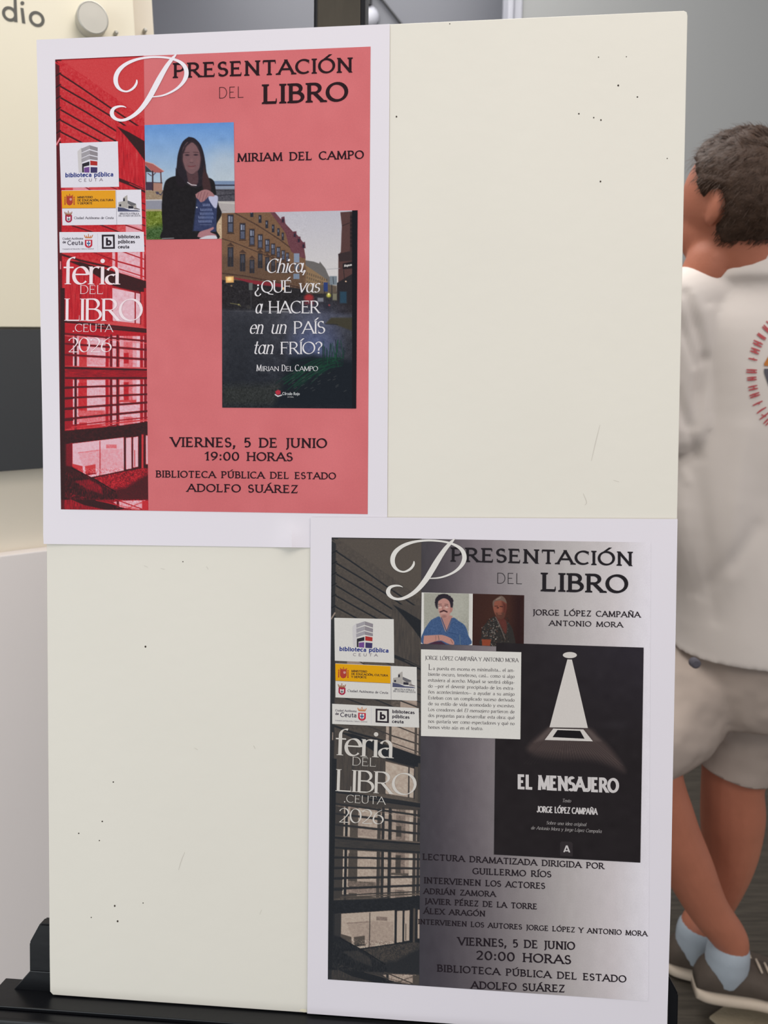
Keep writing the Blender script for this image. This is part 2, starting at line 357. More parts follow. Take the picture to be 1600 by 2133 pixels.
# ------------------------------------------------------------------ printed pictures (painted on a fine mesh)
class Canvas:
    def __init__(s, quad, w, h, base=(128, 128, 128)):
        s.w, s.h = w, h
        s.Hm = hom([(0, 0), (w - 1, 0), (w - 1, h - 1), (0, h - 1)], quad)
        i, j = np.meshgrid(np.arange(w), np.arange(h))
        s.X, s.Y = hap(s.Hm, i.astype(float), j.astype(float)); s.quad = quad
        s.img = np.ones((h, w, 3)) * np.array(base, float)
        s.Hi = np.linalg.inv(s.Hm); s.rng = np.random.RandomState(5)
    def win(s, x0, y0, x1, y1):
        q = [hap(s.Hi, x, y) for x, y in ((x0, y0), (x1, y0), (x1, y1), (x0, y1))]
        a = max(0, int(min(p[0] for p in q)) - 1); b = min(s.w, int(max(p[0] for p in q)) + 3)
        c = max(0, int(min(p[1] for p in q)) - 1); d = min(s.h, int(max(p[1] for p in q)) + 3)
        return slice(c, max(c, d)), slice(a, max(a, b))
    def mixin(s, sl, a, col):
        im = s.img[sl]
        if im.size: s.img[sl] = im + (np.array(col, float) - im) * a[..., None]
    def poly(s, pts, col, blur=1.2, alpha=1.0):
        xs = [p[0] for p in pts]; ys = [p[1] for p in pts]
        sl = s.win(min(xs) - blur, min(ys) - blur, max(xs) + blur, max(ys) + blur)
        X, Y = s.X[sl], s.Y[sl]
        if X.size == 0: return
        ins = np.zeros(X.shape, bool); dm = np.full(X.shape, 1e9); n = len(pts)
        for i in range(n):
            ax, ay = pts[i]; bx, by = pts[(i + 1) % n]
            c = (ay > Y) != (by > Y)
            if ay != by: ins ^= c & (X < (bx - ax) * (Y - ay) / (by - ay) + ax)
            L2 = (bx - ax) ** 2 + (by - ay) ** 2 + 1e-9
            t = np.clip(((X - ax) * (bx - ax) + (Y - ay) * (by - ay)) / L2, 0, 1)
            dm = np.minimum(dm, np.hypot(X - ax - t * (bx - ax), Y - ay - t * (by - ay)))
        a = np.clip(.5 + np.where(ins, dm, -dm) / blur, 0, 1) * alpha
        s.mixin(sl, a, col)
    def spoly(s, pts, col, blur=1.2, alpha=1.0):
        P = list(pts); P = catmull(P + [P[0]], 5)[:-1]; s.poly(P, col, blur, alpha)
    def line(s, pts, w, col, blur=1.2, alpha=1.0):
        for (ax, ay), (bx, by) in zip(pts[:-1], pts[1:]):
            m = w / 2 + blur; sl = s.win(min(ax, bx) - m, min(ay, by) - m, max(ax, bx) + m, max(ay, by) + m)
            X, Y = s.X[sl], s.Y[sl]
            if X.size == 0: continue
            L2 = (bx - ax) ** 2 + (by - ay) ** 2 + 1e-9
            t = np.clip(((X - ax) * (bx - ax) + (Y - ay) * (by - ay)) / L2, 0, 1)
            d = np.hypot(X - ax - t * (bx - ax), Y - ay - t * (by - ay))
            s.mixin(sl, np.clip(.5 + (w / 2 - d) / blur, 0, 1) * alpha, col)
    def ell(s, cx, cy, rx, ry, col, blur=1.2, alpha=1.0):
        sl = s.win(cx - rx - blur, cy - ry - blur, cx + rx + blur, cy + ry + blur); X, Y = s.X[sl], s.Y[sl]
        d = (1 - np.hypot((X - cx) / rx, (Y - cy) / ry)) * min(rx, ry)
        s.mixin(sl, np.clip(.5 + d / blur, 0, 1) * alpha, col)
    def rect(s, x0, y0, x1, y1, col, **k): s.poly([(x0, y0), (x1, y0), (x1, y1), (x0, y1)], col, **k)
    def noise(s, amp, cell=1, box=None, sx=1, sy=1, mask=None):
        sl = s.win(*box) if box else (slice(0, s.h), slice(0, s.w))
        h = sl[0].stop - sl[0].start; w = sl[1].stop - sl[1].start
        if h <= 0 or w <= 0: return
        gh, gw = int(h / (cell * sy)) + 3, int(w / (cell * sx)) + 3
        g = s.rng.randn(gh, gw)
        yy = np.linspace(0, gh - 2.001, h); xx = np.linspace(0, gw - 2.001, w)
        yi, xi = yy.astype(int), xx.astype(int); fy, fx = (yy - yi)[:, None], (xx - xi)[None]
        n = (g[yi][:, xi] * (1 - fy) * (1 - fx) + g[yi + 1][:, xi] * fy * (1 - fx) + g[yi][:, xi + 1] * (1 - fy) * fx + g[yi + 1][:, xi + 1] * fy * fx)
        s.img[sl] = s.img[sl] + (n * amp)[..., None]
    def vgrad(s, y0, c0, y1, c1, box=None):
        sl = s.win(*box) if box else (slice(0, s.h), slice(0, s.w)); t = np.clip((s.Y[sl] - y0) / (y1 - y0), 0, 1)[..., None]
        s.img[sl] = np.array(c0, float) * (1 - t) + np.array(c1, float) * t
    def build(s, name, parent, h, warp=None, img=None):
        im = s.img if img is None else img
        x, y = s.X, s.Y
        if warp is not None: x, y = hap(warp, x, y)
        P = BP(x, y, h).reshape(-1, 3); w, hh = s.w, s.h
        me = bpy.data.meshes.new(name); me.vertices.add(w * hh); me.vertices.foreach_set('co', P.ravel())
        i, j = np.meshgrid(np.arange(w - 1), np.arange(hh - 1)); b = (j * w + i).ravel()
        F = np.stack([b, b + w, b + w + 1, b + 1], 1).astype(np.int32); n = len(F)
        me.loops.add(n * 4); me.loops.foreach_set('vertex_index', F.ravel())
        me.polygons.add(n); me.polygons.foreach_set('loop_start', np.arange(0, n * 4, 4, dtype=np.int32))
        me.update(calc_edges=True)
        a = me.color_attributes.new('Col', 'FLOAT_COLOR', 'POINT')
        c = np.ones((w * hh, 4), np.float32); c[:, :3] = (lin(np.clip(im, 0, 255)) * ALB).reshape(-1, 3)
        a.data.foreach_set('color', c.ravel()); me.materials.append(M_print)
        o = bpy.data.objects.new(name, me); COL.objects.link(o); o.parent = parent
        return o

# ================================================================== THE SETTING
def quadpx(name, pts, m, kind='structure'):
    o = obj(name, pts, [tuple(range(len(pts)))], m); tag(o, kind=kind); return o
M_floor = mat('dark_wood_floor', (68, 62, 54), .5, .3, .85, 7, .0008, 60, stretch=(1.2, 16, 1), rot=(0, 0, math.radians(32)), k=1.0)
fl = box('floor', -3.4, 3.4, -3.0, 4.2, -.05, 0, M_floor); tag(fl, kind='structure')
# the far wall, the door frame and the nearer pale wall on its right
YF, YN = 3.6, 3.0
xj0 = at_y(1057, 25, YN)[0]; xj1 = at_y(1085, 25, YN)[0]
tag(box('wall_back', -3.4, xj1 + .1, YF, YF + .1, 0, 3.4, M_bluew), kind='structure')
tag(box('wall_right', xj1, 3.4, YN, YN + .1, 0, 3.4, M_greyw), kind='structure')
tr = box('trim_1', xj0, xj0 + (xj1 - xj0) * .42, YN - .02, YN + .12, 0, 3.4, M_trim, bevel=.004); tag(tr, kind='structure')
tr = box('trim_2', xj0 + (xj1 - xj0) * .46, xj1 + .004, YN - .008, YN + .12, 0, 3.4, M_trim, bevel=.004); tag(tr, kind='structure')
tag(box('baseboard_right', xj1 + .01, 3.4, YN - .015, YN, 0, .09, M_trim), kind='structure')

# left dividing wall, running away to the right
LD = np.array([.870, .493, 0]); LN = np.array([.493, -.870, 0])
E0 = at_y(318, 30, 1.52); E0 = np.array([E0[0], E0[1], 0.0])
def on_left(px, py, off=0.0):
    d = ray(px, py); n = LN; t = ((E0 + LN * off - CAM) @ n) / (d @ n); return CAM + d * t
def lw(s, z, off=0.0): return E0 + LD * s + LN * off + np.array([0, 0, z])
def lcoord(px, py, off=0.0):
    p = on_left(px, py, off); return float((p - E0) @ LD), float(p[2])
def lbox(name, s0, s1, z0, z1, o0, o1, m, parent=None, bevel=0.0):
    return hexa(name, [lw(s0, z0, o0), lw(s1, z0, o0), lw(s1, z1, o0), lw(s0, z1, o0), lw(s0, z0, o1), lw(s1, z0, o1), lw(s1, z1, o1), lw(s0, z1, o1)], m, parent, bevel)
tag(lbox('wall_left', -2.6, 0, 0, 3.2, -.12, 0, M_cream), kind='structure')
s1, _ = lcoord(279, 40, .03)
_, zb = lcoord(60, 686, .03); zt = 2.25
_, zd = lcoord(45, 979, .03)
sign = thing('wall_sign', 'large glossy cream sign panel with grey lettering and a round metal fixing', 'sign')
lbox('panel', -1.9, s1, zb + .004, zt, .022, .032, M_creamp, sign, .001)
def lplace(off):
    def f(x, y, h):
        return np.array([on_left(a, b, off + c) for a, b, c in zip(x, y, h)])
    return f
Bt = Batch()
def ring(B, cx, cy, r, w, n=40, sx=1.0, tilt=0.0):
    Lp = []; Rp = []
    for i in range(n):
        a = 2 * math.pi * i / n; c, s_ = math.cos(a), math.sin(a)
        Lp.append((cx + (r + w / 2) * c * sx, cy + (r + w / 2) * s_ + tilt * (r + w / 2) * c)); Rp.append((cx + (r - w / 2) * c * sx, cy + (r - w / 2) * s_ + tilt * (r - w / 2) * c))
    B.strip(Lp, Rp, True)
ring(Bt, 20, 29, 12.6, 6.5, sx=1.0, tilt=.2); Bt.poly([(27.5, -28), (33.5, -27), (36.5, 46.5), (29.5, 45.5)])
Bt.poly([(42.5, 16), (49, 17), (53, 49.5), (46, 48)]); Bt.disc(46.5, 6.5, 4.2)
ring(Bt, 76.5, 39.5, 13.2, 6.5, sx=1.0, tilt=.2)
Bt.build('lettering', M_lett, sign, .0325, place=lplace(0.0))
def lathe(name, base, axis, prof, m, parent=None, seg=40):
    axis = Vector(axis).normalized(); a = axis.orthogonal().normalized(); b = axis.cross(a); base = Vector(base)
    V = []; F = []
    for r, d in prof:
        for i in range(seg):
            t = 2 * math.pi * i / seg; V.append(base + axis * d + (a * math.cos(t) + b * math.sin(t)) * r)
    for k in range(len(prof) - 1):
        for i in range(seg):
            j = (i + 1) % seg; F.append((k * seg + i, k * seg + j, (k + 1) * seg + j, (k + 1) * seg + i))
    F.append(tuple(range(seg - 1, -1, -1))); F.append(tuple((len(prof) - 1) * seg + i for i in range(seg)))
    o = obj(name, V, F, m, parent)
    bm = bmesh.new(); bm.from_mesh(o.data); bmesh.ops.recalc_face_normals(bm, faces=bm.faces); bm.to_mesh(o.data); bm.free()
    return o
kc = on_left(187, 50, .032)
rad = 25.5 / FPX * np.linalg.norm(on_left(190, 50, .05) - CAM) * .98
lathe('fixing', kc, LN, [(rad * .93, 0), (rad * .93, .012), (rad, .012), (rad, .030), (rad * .985, .0315), (rad * .93, .0325), (rad * .9, .0318), (rad * .1, .0322)], M_metal, sign)
for q in ((240, 71), (300, 66)):
    c = on_left(q[0], q[1], 0.0 if q[0] > 280 else .032)
    lathe('screw', c, LN, [(.0035, 0), (.0035, .010), (.002, .012)], M_metal, sign, 12)
st = lbox('wall_band', -1.9, s1, zd, zb, .018, .03, M_dark, None, .001)
tag(st, 'dark charcoal horizontal panel fixed to the cream wall under the sign', 'panel')
# white cladding on the lower part of the wall
_, zc = lcoord(45, 1153, .03)
tag(lbox('trim_3', -2.0, -.06, 0, zc, .0, .03, M_cab, None, .002), kind='structure')
# things on the far wall, seen over the board
p0 = at_y(768, -60, YF - .03); p1 = at_y(769, 11, YF - .03)
arm = thing('hanging_rod', 'black rod and clip hanging on the blue-grey far wall', 'hook')
def rod(name, a, b, r, m, parent=None, seg=12):
    a, b = Vector(a), Vector(b); return lathe(name, a, (b - a), [(r, 0), (r, (b - a).length)], m, parent, seg)
rod('clip', p0, p1, .011, M_black, arm)
rod('rod', at_y(760, -45, YF - .02), at_y(845, 62, YF - .02), .0055, M_black, arm)
c = at_y(768, 38, YF)
round_dome = lathe('wall_dome', c, (0, -1, 0), [(.045, 0), (.044, .012), (.036, .026), (.02, .034), (.004, .036)], M_trim, None, 32)  # dome standing in for an unidentified pale round spot
for p in round_dome.data.polygons: p.use_smooth = True
tag(round_dome, 'small round grey dome on the far wall beside the wooden mast', 'fixture')

# ================================================================== EASEL AND BOARD
uBL, vBL = UV(104, 2072); uBR, vBR = UV(1390, 2163); uTR, vTR = UV(1432, 22); uTL, vTL = UV(87, 83)
TH = .006
easel = thing('display_easel', 'black and brown wooden display easel holding the white board', 'easel')
um0, _ = UV(656, 20); um1, _ = UV(762, 20); k = (.787 + .02) / .787
uc = (um0 + um1) / 2 - .0015; hw = (um1 - um0) / 2 * 1.03
vb = max(vBL, vBR)
ubox('mast', uc - hw * .86, uc + hw * .80, -.16, vb + .25, -.031, -TH - .0005, M_wood, easel, .001)
ubox('mast_rail', uc - hw, uc - hw * .86, -.16, vb + .25, -.031, -TH - .0005, M_black, easel, .0006)
ubox('mast_rail', uc + hw * .80, uc + hw, -.16, vb + .25, -.031, -TH - .0005, M_black, easel, .0006)
# tray: shelf, rounded front rail, end stops
uL, _ = UV(-30, 2080); uR, _ = UV(1440, 2160)
ubox('tray_shelf', -.062, .70, vb + .0015, vb + .012, -.024, .020, M_black, easel, .001)
ubox('tray_rail', -.062, .70, vb + .0045, vb + .034, .020, .036, M_black, easel, .004, 4)
ue0, ve0 = UV(53, 1932); ue1, _ = UV(1419, 2015)
def stop(u0, u1, v0, flip):
    # bevelled upright with a foot that widens towards the tray
    o = obj('end_stop', [W(u0 + (.012 if not flip else 0), v0, -TH - .002), W(u1 - (.012 if flip else 0), v0, -TH - .002), W(u1, v0 + .022, -TH - .002), W(u1, vb + .002, -TH - .002), W(u0, vb + .002, -TH - .002), W(u0, v0 + .022, -TH - .002)] +
        [W(u0 + (.012 if not flip else 0), v0, -.022), W(u1 - (.012 if flip else 0), v0, -.022), W(u1, v0 + .022, -.022), W(u1, vb + .002, -.022), W(u0, vb + .002, -.022), W(u0, v0 + .022, -.022)],
        [(0, 1, 2, 3, 4, 5), (11, 10, 9, 8, 7, 6)] + [(i, i + 6, (i + 1) % 6 + 6, (i + 1) % 6) for i in range(6)], M_black, easel)
    bm = bmesh.new(); bm.from_mesh(o.data); bmesh.ops.recalc_face_normals(bm, faces=bm.faces)
    bmesh.ops.bevel(bm, geom=bm.edges[:], offset=.0015, segments=2, affect='EDGES'); bm.to_mesh(o.data); bm.free()
stop(ue0 - .0008, ue0 + .06, ve0, False)
stop(ue1 - .06, ue1 + .0005, vb - .062, True)
hexa('stop_foot', [W(ue0 - .018, vb + .002, -.032), W(ue0 + .05, vb + .002, -.032), W(ue0 + .05, vb + .002, -.0068), W(ue0 - .018, vb + .002, -.0068),
                   W(ue0 + .001, vb - .02, -.032), W(ue0 + .05, vb - .02, -.032), W(ue0 + .05, vb - .02, -.0068), W(ue0 + .001, vb - .02, -.0068)], M_black, easel, .0008)
# legs: two front legs from the tray down, one raked rear leg
for du, de in ((-.02, -.16), (.66, .80)):
    a = Vector(W(.32 + (du - .32) * .55, vb - .25, -.045)); fl_ = W(de, vb + .2, -.03); b = Vector((fl_[0], W(0, 1.75, 0)[1], 0.0))
    d = (b - a); sx_ = Vector((.017, 0, 0)); sy_ = Vector((0, .011, 0))
    hexa('leg', [a - sx_ - sy_, a + sx_ - sy_, a + sx_ + sy_, a - sx_ + sy_, b - sx_ - sy_, b + sx_ - sy_, b + sx_ + sy_, b - sx_ + sy_], M_black, easel)
a = Vector(W(.32, .15, -.05)); b = Vector((a.x, a.y + .42, 0)); sx_ = Vector((.02, 0, 0)); sy_ = Vector((0, .011, 0))
hexa('rear_leg', [a - sx_ - sy_, a + sx_ - sy_, a + sx_ + sy_, a - sx_ + sy_, b - sx_ - sy_, b + sx_ - sy_, b + sx_ + sy_, b - sx_ + sy_], M_black, easel)
ubox('crossbar', .03, .60, vb - .27, vb - .23, -.055, -.032, M_black, easel, .001)

# board: slab with a clipped upper right corner and small nicks
def bpts(h):
    out = []
    for px, py in [(87, 83), (760, 52.5), (1425, 22), (1431, 25), (1432.5, 33), (1411, 1080), (1390, 2163), (640, 2110), (110, 2072.5), (104, 2066), (103, 1990), (97, 1137), (90, 500)]:
        out.append(BP(px, py, 0) + BN * h)
    return out
F_ = bpts(0); Bk = bpts(-TH); n = len(F_)
board = obj('display_board', F_ + Bk, [tuple(range(n)), tuple(range(2 * n - 1, n - 1, -1))] + [(i, i + n, (i + 1) % n + n, (i + 1) % n) for i in range(n)], M_board)
tag(board, 'large white foam board with pin holes, standing on the black easel tray', 'board')
bm = bmesh.new(); bm.from_mesh(board.data); bmesh.ops.recalc_face_normals(bm, faces=bm.faces)
bmesh.ops.bevel(bm, geom=[e for e in bm.edges if len(e.link_faces) == 2 and e.calc_face_angle() > 1.2], offset=.0005, segments=1, affect='EDGES')
bm.to_mesh(board.data); bm.free()
rnd = random.Random(4)
for x, y, r in ((1247, 119, 1.3), (1305, 118, 1.2), (1288, 178, 2.0), (1328, 202, 1.7), (1206, 237, 1.8), (1237, 245, 1.5), (1252, 250, 1.6), (826, 243, 1.7), (1251, 378, 1.7),
                (937, 49.5, 1.2), (303, 1347, 2.0), (236, 1629, 1.5), (213, 1711, 1.6), (164, 1736, 1.5), (207, 1751, 1.3), (239, 1887, 1.8), (245, 1919, 1.9), (190, 1911, 1.1), (815, 2097, 0), (298, 1881, 1.1), (381, 1170, 1.2), (1390, 330, 1.2)):
    if r: b_ = Batch(); b_.disc(x, y, r, r * rnd.uniform(.9, 1.3), 9); b_.build('pin_hole', M_hole, board, .00012)
M_scuff = mat('scuff', (208, 201, 190), .7, .1, .05, 200)
for pts in ([(1250, 885), (1240, 925), (1232, 960)], [(1215, 1028), (1222, 1046), (1218, 1052)], [(385, 1775), (378, 1792), (372, 1812)], [(1278, 1000), (1290, 1004)],
            [(528, 1553), (532, 1560)], [(405, 1558), (412, 1562)], [(1236, 1440), (1238, 1445)], [(430, 1180), (434, 1186)], [(545, 1895), (541, 1905)], [(300, 1178), (308, 1182)], [(335, 1184), (343, 1186)]):
    b_ = Batch(); b_.ribbon(pts, [.8] + [1.5] * (len(pts) - 2) + [.8]); b_.build('scuff', M_scuff, board, .00012)
nick = Batch(); nick.poly([(623, 2105), (628, 2101.5), (638, 2102.5), (640, 2107), (634, 2109)]); nick.build('edge_chip', mat('chip', (240, 232, 205)), board, .0002)

# ================================================================== POSTERS
P1 = [(115, 124), (772, 97), (766, 1071), (127, 1061)]
P2 = [(691, 1119.5), (1356, 1130), (1351, 2086), (683, 2040)]
WP2 = hom(P1, P2)
K0, K1 = (34, 26, 30), (38, 34, 42)
def upv(q):
    """the sideways lean of the poster's verticals"""
    (x0, y0), (x1, y1), (x2, y2), (x3, y3) = q
    a = (x0 - x3) / (y3 - y0); b = (x1 - x2) / (y2 - y1)
    return lambda x: a + (b - a) * (x - x0) / (x1 - x0)
UP1, UP2 = upv(P1), upv(P2)
def sheet(poster, outline, h0, curl):
    """paper sheet: grid over the four sides (left and right sides as point lists), lifted by curl(s,t)"""
    Lf, Rt = outline; nu, nv = 36, 52; V = []
    def side(P, t):
        ys = [p[1] for p in P]; y = ys[0] + (ys[-1] - ys[0]) * t
        for a, b in zip(P[:-1], P[1:]):
            if y <= b[1] + 1e-6: k_ = (y - a[1]) / (b[1] - a[1]); return (a[0] + (b[0] - a[0]) * k_, y)
        return P[-1]
    for j in range(nv + 1):
        t = j / nv; a, b = side(Lf, t), side(Rt, t)
        for i in range(nu + 1):
            s_ = i / nu; V.append(BP(a[0] + (b[0] - a[0]) * s_, a[1] + (b[1] - a[1]) * s_, h0 + curl(s_, t)))
    F = [(j * (nu + 1) + i, (j + 1) * (nu + 1) + i, (j + 1) * (nu + 1) + i + 1, j * (nu + 1) + i + 1) for j in range(nv) for i in range(nu)]
    o = obj('paper_sheet', V, F, M_sheet, poster, True)
    md = o.modifiers.new('t', 'SOLIDIFY'); md.thickness = .00022; md.offset = 0; es = o.modifiers.new('e', 'EDGE_SPLIT'); es.split_angle = math.radians(30)
    return o
def sm(a, b, x): x = min(1, max(0, (x - a) / (b - a))); return x * x * (3 - 2 * x)
def curl1(s, t):
    c = .0012 * sm(.10, 0, s) * sm(.85, 1, t) + .0004 * sm(.05, 0, s) * (1 + math.sin(t * 9)) * .5
    c += .0006 * sm(.955, 1, t) * (.5 + .5 * math.sin(s * 7 + 1.3)) * sm(.80, .7, s)
    c += .0075 * math.exp(-((s - .722) / .022) ** 2) * sm(.945, 1.0, t)
    return c
def curl2(s, t):
    c = .0005 * sm(.93, 1, s) * (.5 + .5 * math.sin(t * 13)) + .0004 * sm(.96, 1, t) * (.5 + .5 * math.sin(s * 9))
    c += .0002 * sm(.045, 0, s) * (.5 + .5 * math.cos(t * 8)) * sm(.3, .6, t)
    return c
poster1 = thing('poster', 'pink book presentation poster with a red building strip, in the board\'s upper part', 'poster', 'book presentation posters')
poster2 = thing('poster', 'grey book presentation poster with two small portraits of men, low on the board', 'poster', 'book presentation posters')
sheet(poster1, ([(76, 83), (80, 250), (83, 600), (88, 860), (90, 990), (90, 1120), (91, 1133)], [(812, 50), (809, 600), (806.5, 1143)]), .0008, curl1)
sheet(poster2, ([(647, 1077), (645, 1500), (640, 2111)], [(1411.5, 1081), (1408, 1290), (1402, 1600), (1397, 1880), (1389, 2164)]), .0021, curl2)
H1, H2 = .00115, .00245

# ---- pink poster ground / grey poster ground
cv = Canvas(P1, 60, 88, (210, 112, 115)); cv.noise(2.2, 8); cv.noise(1.2, 2)
cv.build('pink_ground', poster1, H1)
cv = Canvas(P2, 160, 120, (120, 112, 115))
t = np.clip((cv.X - 868) / (1350 - 868), 0, 1)
tt = (cv.Y - 1125) / 950
xs = np.array([0, .10, .25, .45, .65, .85, .95, 1.0])
top = np.array([[66, 63, 67], [82, 75, 80], [122, 112, 116], [158, 150, 150], [184, 177, 175], [206, 198, 198], [222, 216, 220], [228, 222, 228]])
bot = np.array([[66, 63, 69], [74, 69, 75], [98, 91, 95], [138, 130, 130], [176, 168, 166], [206, 197, 198], [222, 216, 220], [228, 222, 228]])
for c_ in range(3):
    a = np.interp(t, xs, top[:, c_]); b = np.interp(t, xs, bot[:, c_]); cv.img[..., c_] = a * (1 - tt) + b * tt
cv.noise(1.5, 2); cv.build('grey_ground', poster2, H2)

# ---- the building strip (one picture, printed in red and in sepia)
sq = [(115, 124), (299.5, 116), (309, 1062.5), (127, 1061)]
sc_ = Canvas(sq, 186, 940, (125, 125, 125)); s = sc_
def g(v): return (v * 255,) * 3
s.vgrad(120, g(.5), 250, g(.56))
s.poly([(125, 128), (232, 200), (300, 249), (303, 400), (110, 400)], g(.47), 1.5)
s.noise(9, 3, (126, 130, 300, 300)); s.noise(10, 1, (126, 130, 300, 300), 1, 1)
s.vgrad(120, g(.52), 250, g(.57), (200, 116, 300, 117))
sky = [(130, 120), (301, 112), (302, 246), (240, 203), (180, 160), (128, 125)]
s.poly(sky, g(.53), 2); s.line([(126, 127), (180, 163), (240, 205), (301, 248)], 2, g(.40), 1.5, .5)
for L_ in ([(125, 154), (165, 180), (232, 226), (299, 270)], [(126, 180), (180, 211), (242, 249), (300, 289)], [(127, 204), (180, 234), (242, 273)], [(127, 229), (190, 265), (243, 295)], [(127, 251), (170, 274), (212, 296)], [(127, 275), (172, 298)]):
    s.line(L_, 3.2, g(.06), 1.4); s.line([(x, y + 3) for x, y in L_], 1.2, g(.62), 1.2, .4)
s.line([(248, 262), (300, 293)], 2, g(.6), 1.3, .7)
s.rect(242, 262, 305, 470, g(.42)); s.noise(14, 2, (243, 275, 302, 460), .8, 9)
s.poly([(243, 263), (270, 276), (301, 294), (302, 335), (285, 312), (262, 284)], g(.06), 1.5)
s.line([(242, 205), (243, 300)], 1.5, g(.38), 1.2, .6)
s.rect(100, 388, 243, 540, g(.42)); s.noise(8, 2, (126, 388, 300, 540))
s.rect(262, 466, 310, 545, g(.8)); s.line([(247, 374), (275, 385), (306, 400)], 7, g(.1), 1.5)
s.line([(270, 382), (306, 398)], 1.5, g(.7), 1, .6)
s.rect(135, 388, 245, 397, g(.55)); s.rect(152, 389, 185, 397, g(.75)); s.line([(175, 388), (190, 397)], 2, g(.2)); s.line([(228, 388), (243, 394)], 2, g(.2))
for a, b in (((150, 470), (194, 484)), ((208, 468), (250, 484)), ((262, 469), (306, 484))): s.line([a, b], 2.4, g(.14), 1.4); s.line([(a[0], a[1] - 3), (b[0], b[1] - 3)], 1.2, g(.6), 1.2, .6)
s.rect(296, 420, 312, 540, g(.4)); [s.line([(296, y), (312, y + 6)], 2, g(.15)) for y in (423, 437, 452, 468, 488, 510)]
# storey below the cards
s.rect(124, 522, 236, 575, g(.45)); s.noise(12, 2, (128, 524, 236, 575))
s.poly([(234, 522), (312, 522), (312, 600), (234, 560)], g(.84)); s.noise(9, 3, (236, 524, 305, 580))
s.line([(190, 524), (225, 537), (247, 545), (308, 562)], 2.4, g(.28)); s.line([(250, 522), (308, 543)], 2.2, g(.3)); s.line([(248, 560), (308, 579)], 2, g(.35)); s.line([(250, 545), (308, 561)], 1.5, g(.4))
s.rect(240, 522, 245, 572, g(.42)); s.rect(292, 522, 297, 582, g(.45)); s.rect(300, 522, 312, 590, g(.52)); s.rect(301, 530, 304, 588, g(.3))
s.line([(130, 531), (165, 542), (230, 557)], 4, g(.1)); s.line([(130, 527), (230, 553)], 1.2, g(.62), 1, .5)
s.rect(130, 560, 236, 670, g(.41)); s.poly([(130, 545), (160, 549), (240, 590), (240, 600), (130, 600)], g(.43))
s.noise(15, 1.6, (131, 565, 236, 668), .8, 12)
s.poly([(140, 543), (170, 546), (210, 558), (262, 572), (309, 587), (309, 609), (298, 614), (270, 606), (235, 595), (205, 577), (175, 558)], g(.09), 1.6)
s.line([(255, 567), (309, 585)], 1.8, g(.66), 1.2, .8); s.line([(234, 597), (290, 609)], 2, g(.3))
s.poly([(234, 600), (292, 612), (291.5, 674), (235, 668)], g(.87)); s.noise(7, 4, (236, 604, 290, 668)); s.rect(280.5, 608, 283, 674, g(.25))
s.rect(293, 608, 300, 680, g(.5)); s.rect(300, 600, 311, 690, g(.36)); s.rect(292, 612, 294, 676, g(.2)); s.noise(8, 2, (293, 610, 308, 680), 1, 8)
s.poly([(130, 668), (311, 692), (311, 900), (130, 900)], g(.38))
s.line([(132, 670), (220, 678), (311, 688)], 6, g(.13)); s.line([(134, 673), (220, 681)], 1.3, g(.65), 1, .6)
s.line([(200, 682), (311, 692)], 4, g(.10)); s.line([(230, 676), (311, 684)], 1.4, g(.6), 1, .7)
for x0, x1, v in ((152, 155, .9), (160, 165, .85), (165, 181, .5), (181, 220, .84), (226, 229, .65), (234, 242, .82), (249, 258, .8), (258, 276, .66), (276, 284, .8), (284, 292, .9), (298, 300, .8), (306, 312, .8)):
    s.poly([(x0, 700), (x1, 700), (x1, 765), (x0, 765)], g(v)); s.rect(x0, 791, x1, 886, g(v))
s.rect(163, 797, 181, 855, g(.46)); s.rect(258, 796, 268, 834, g(.4)); s.rect(249, 833, 284, 838, g(.55)); s.rect(163, 855, 219, 866, g(.62)); s.rect(258, 735, 268, 757, g(.4)); s.rect(181, 742, 219, 760, g(.78))
s.line([(163, 700), (220, 713), (292, 708)], 4, g(.95), 2, .5); s.rect(249, 838, 292, 868, g(.85)); s.rect(160, 868, 220, 880, g(.7))
s.noise(7, 3, (150, 700, 309, 890)); s.noise(6, 1, (150, 700, 309, 890))
for x, w_, v in ((143, 14, .34), (157.5, 5, .12), (223, 6, .38), (231.5, 5, .22), (245, 4, .18), (294.5, 5, .36), (303, 5, .28)): s.rect(x - w_ / 2, 697, x + w_ / 2, 897, g(v))
for a, b, w_, v in (((135, 695), (311, 711), 4, .2), ((135, 699), (311, 716), 1.2, .7), ((137, 716), (311, 729), 4.5, .2), ((137, 739), (311, 749), 4.5, .2), ((137, 764), (311, 768), 4, .6), ((137, 766), (311, 771), 5, .1)): s.line([a, b], w_, g(v), 1.3)
s.poly([(130, 769), (311, 772), (311, 787), (130, 786)], g(.31)); s.noise(8, 1.2, (137, 770, 309, 786), 8, 1)
for a, b, w_, v in (((137, 787.5), (311, 787.5), 3.5, .12), ((137, 807), (311, 802), 4, .16), ((137, 829), (311, 821), 4, .16), ((137, 851), (311, 838), 4.5, .16), ((137, 873), (311, 856), 4.5, .16), ((150, 886), (311, 869), 2.5, .3), ((150, 890), (311, 874), 3, .5)): s.line([a, b], w_, g(v), 1.3)
for y in (808, 830, 852, 875): s.line([(135, y + 1), (152, y)], 2.5, g(.1))
s.line([(137, 895), (225, 887), (311, 875)], 1.5, g(.7), 1.2, .7); s.line([(224, 889), (245, 884)], 2, g(.2))
s.poly([(120, 899), (240, 888), (312, 877), (312, 910), (150, 927), (120, 930)], g(.08)); s.noise(6, 3, (128, 890, 309, 925))
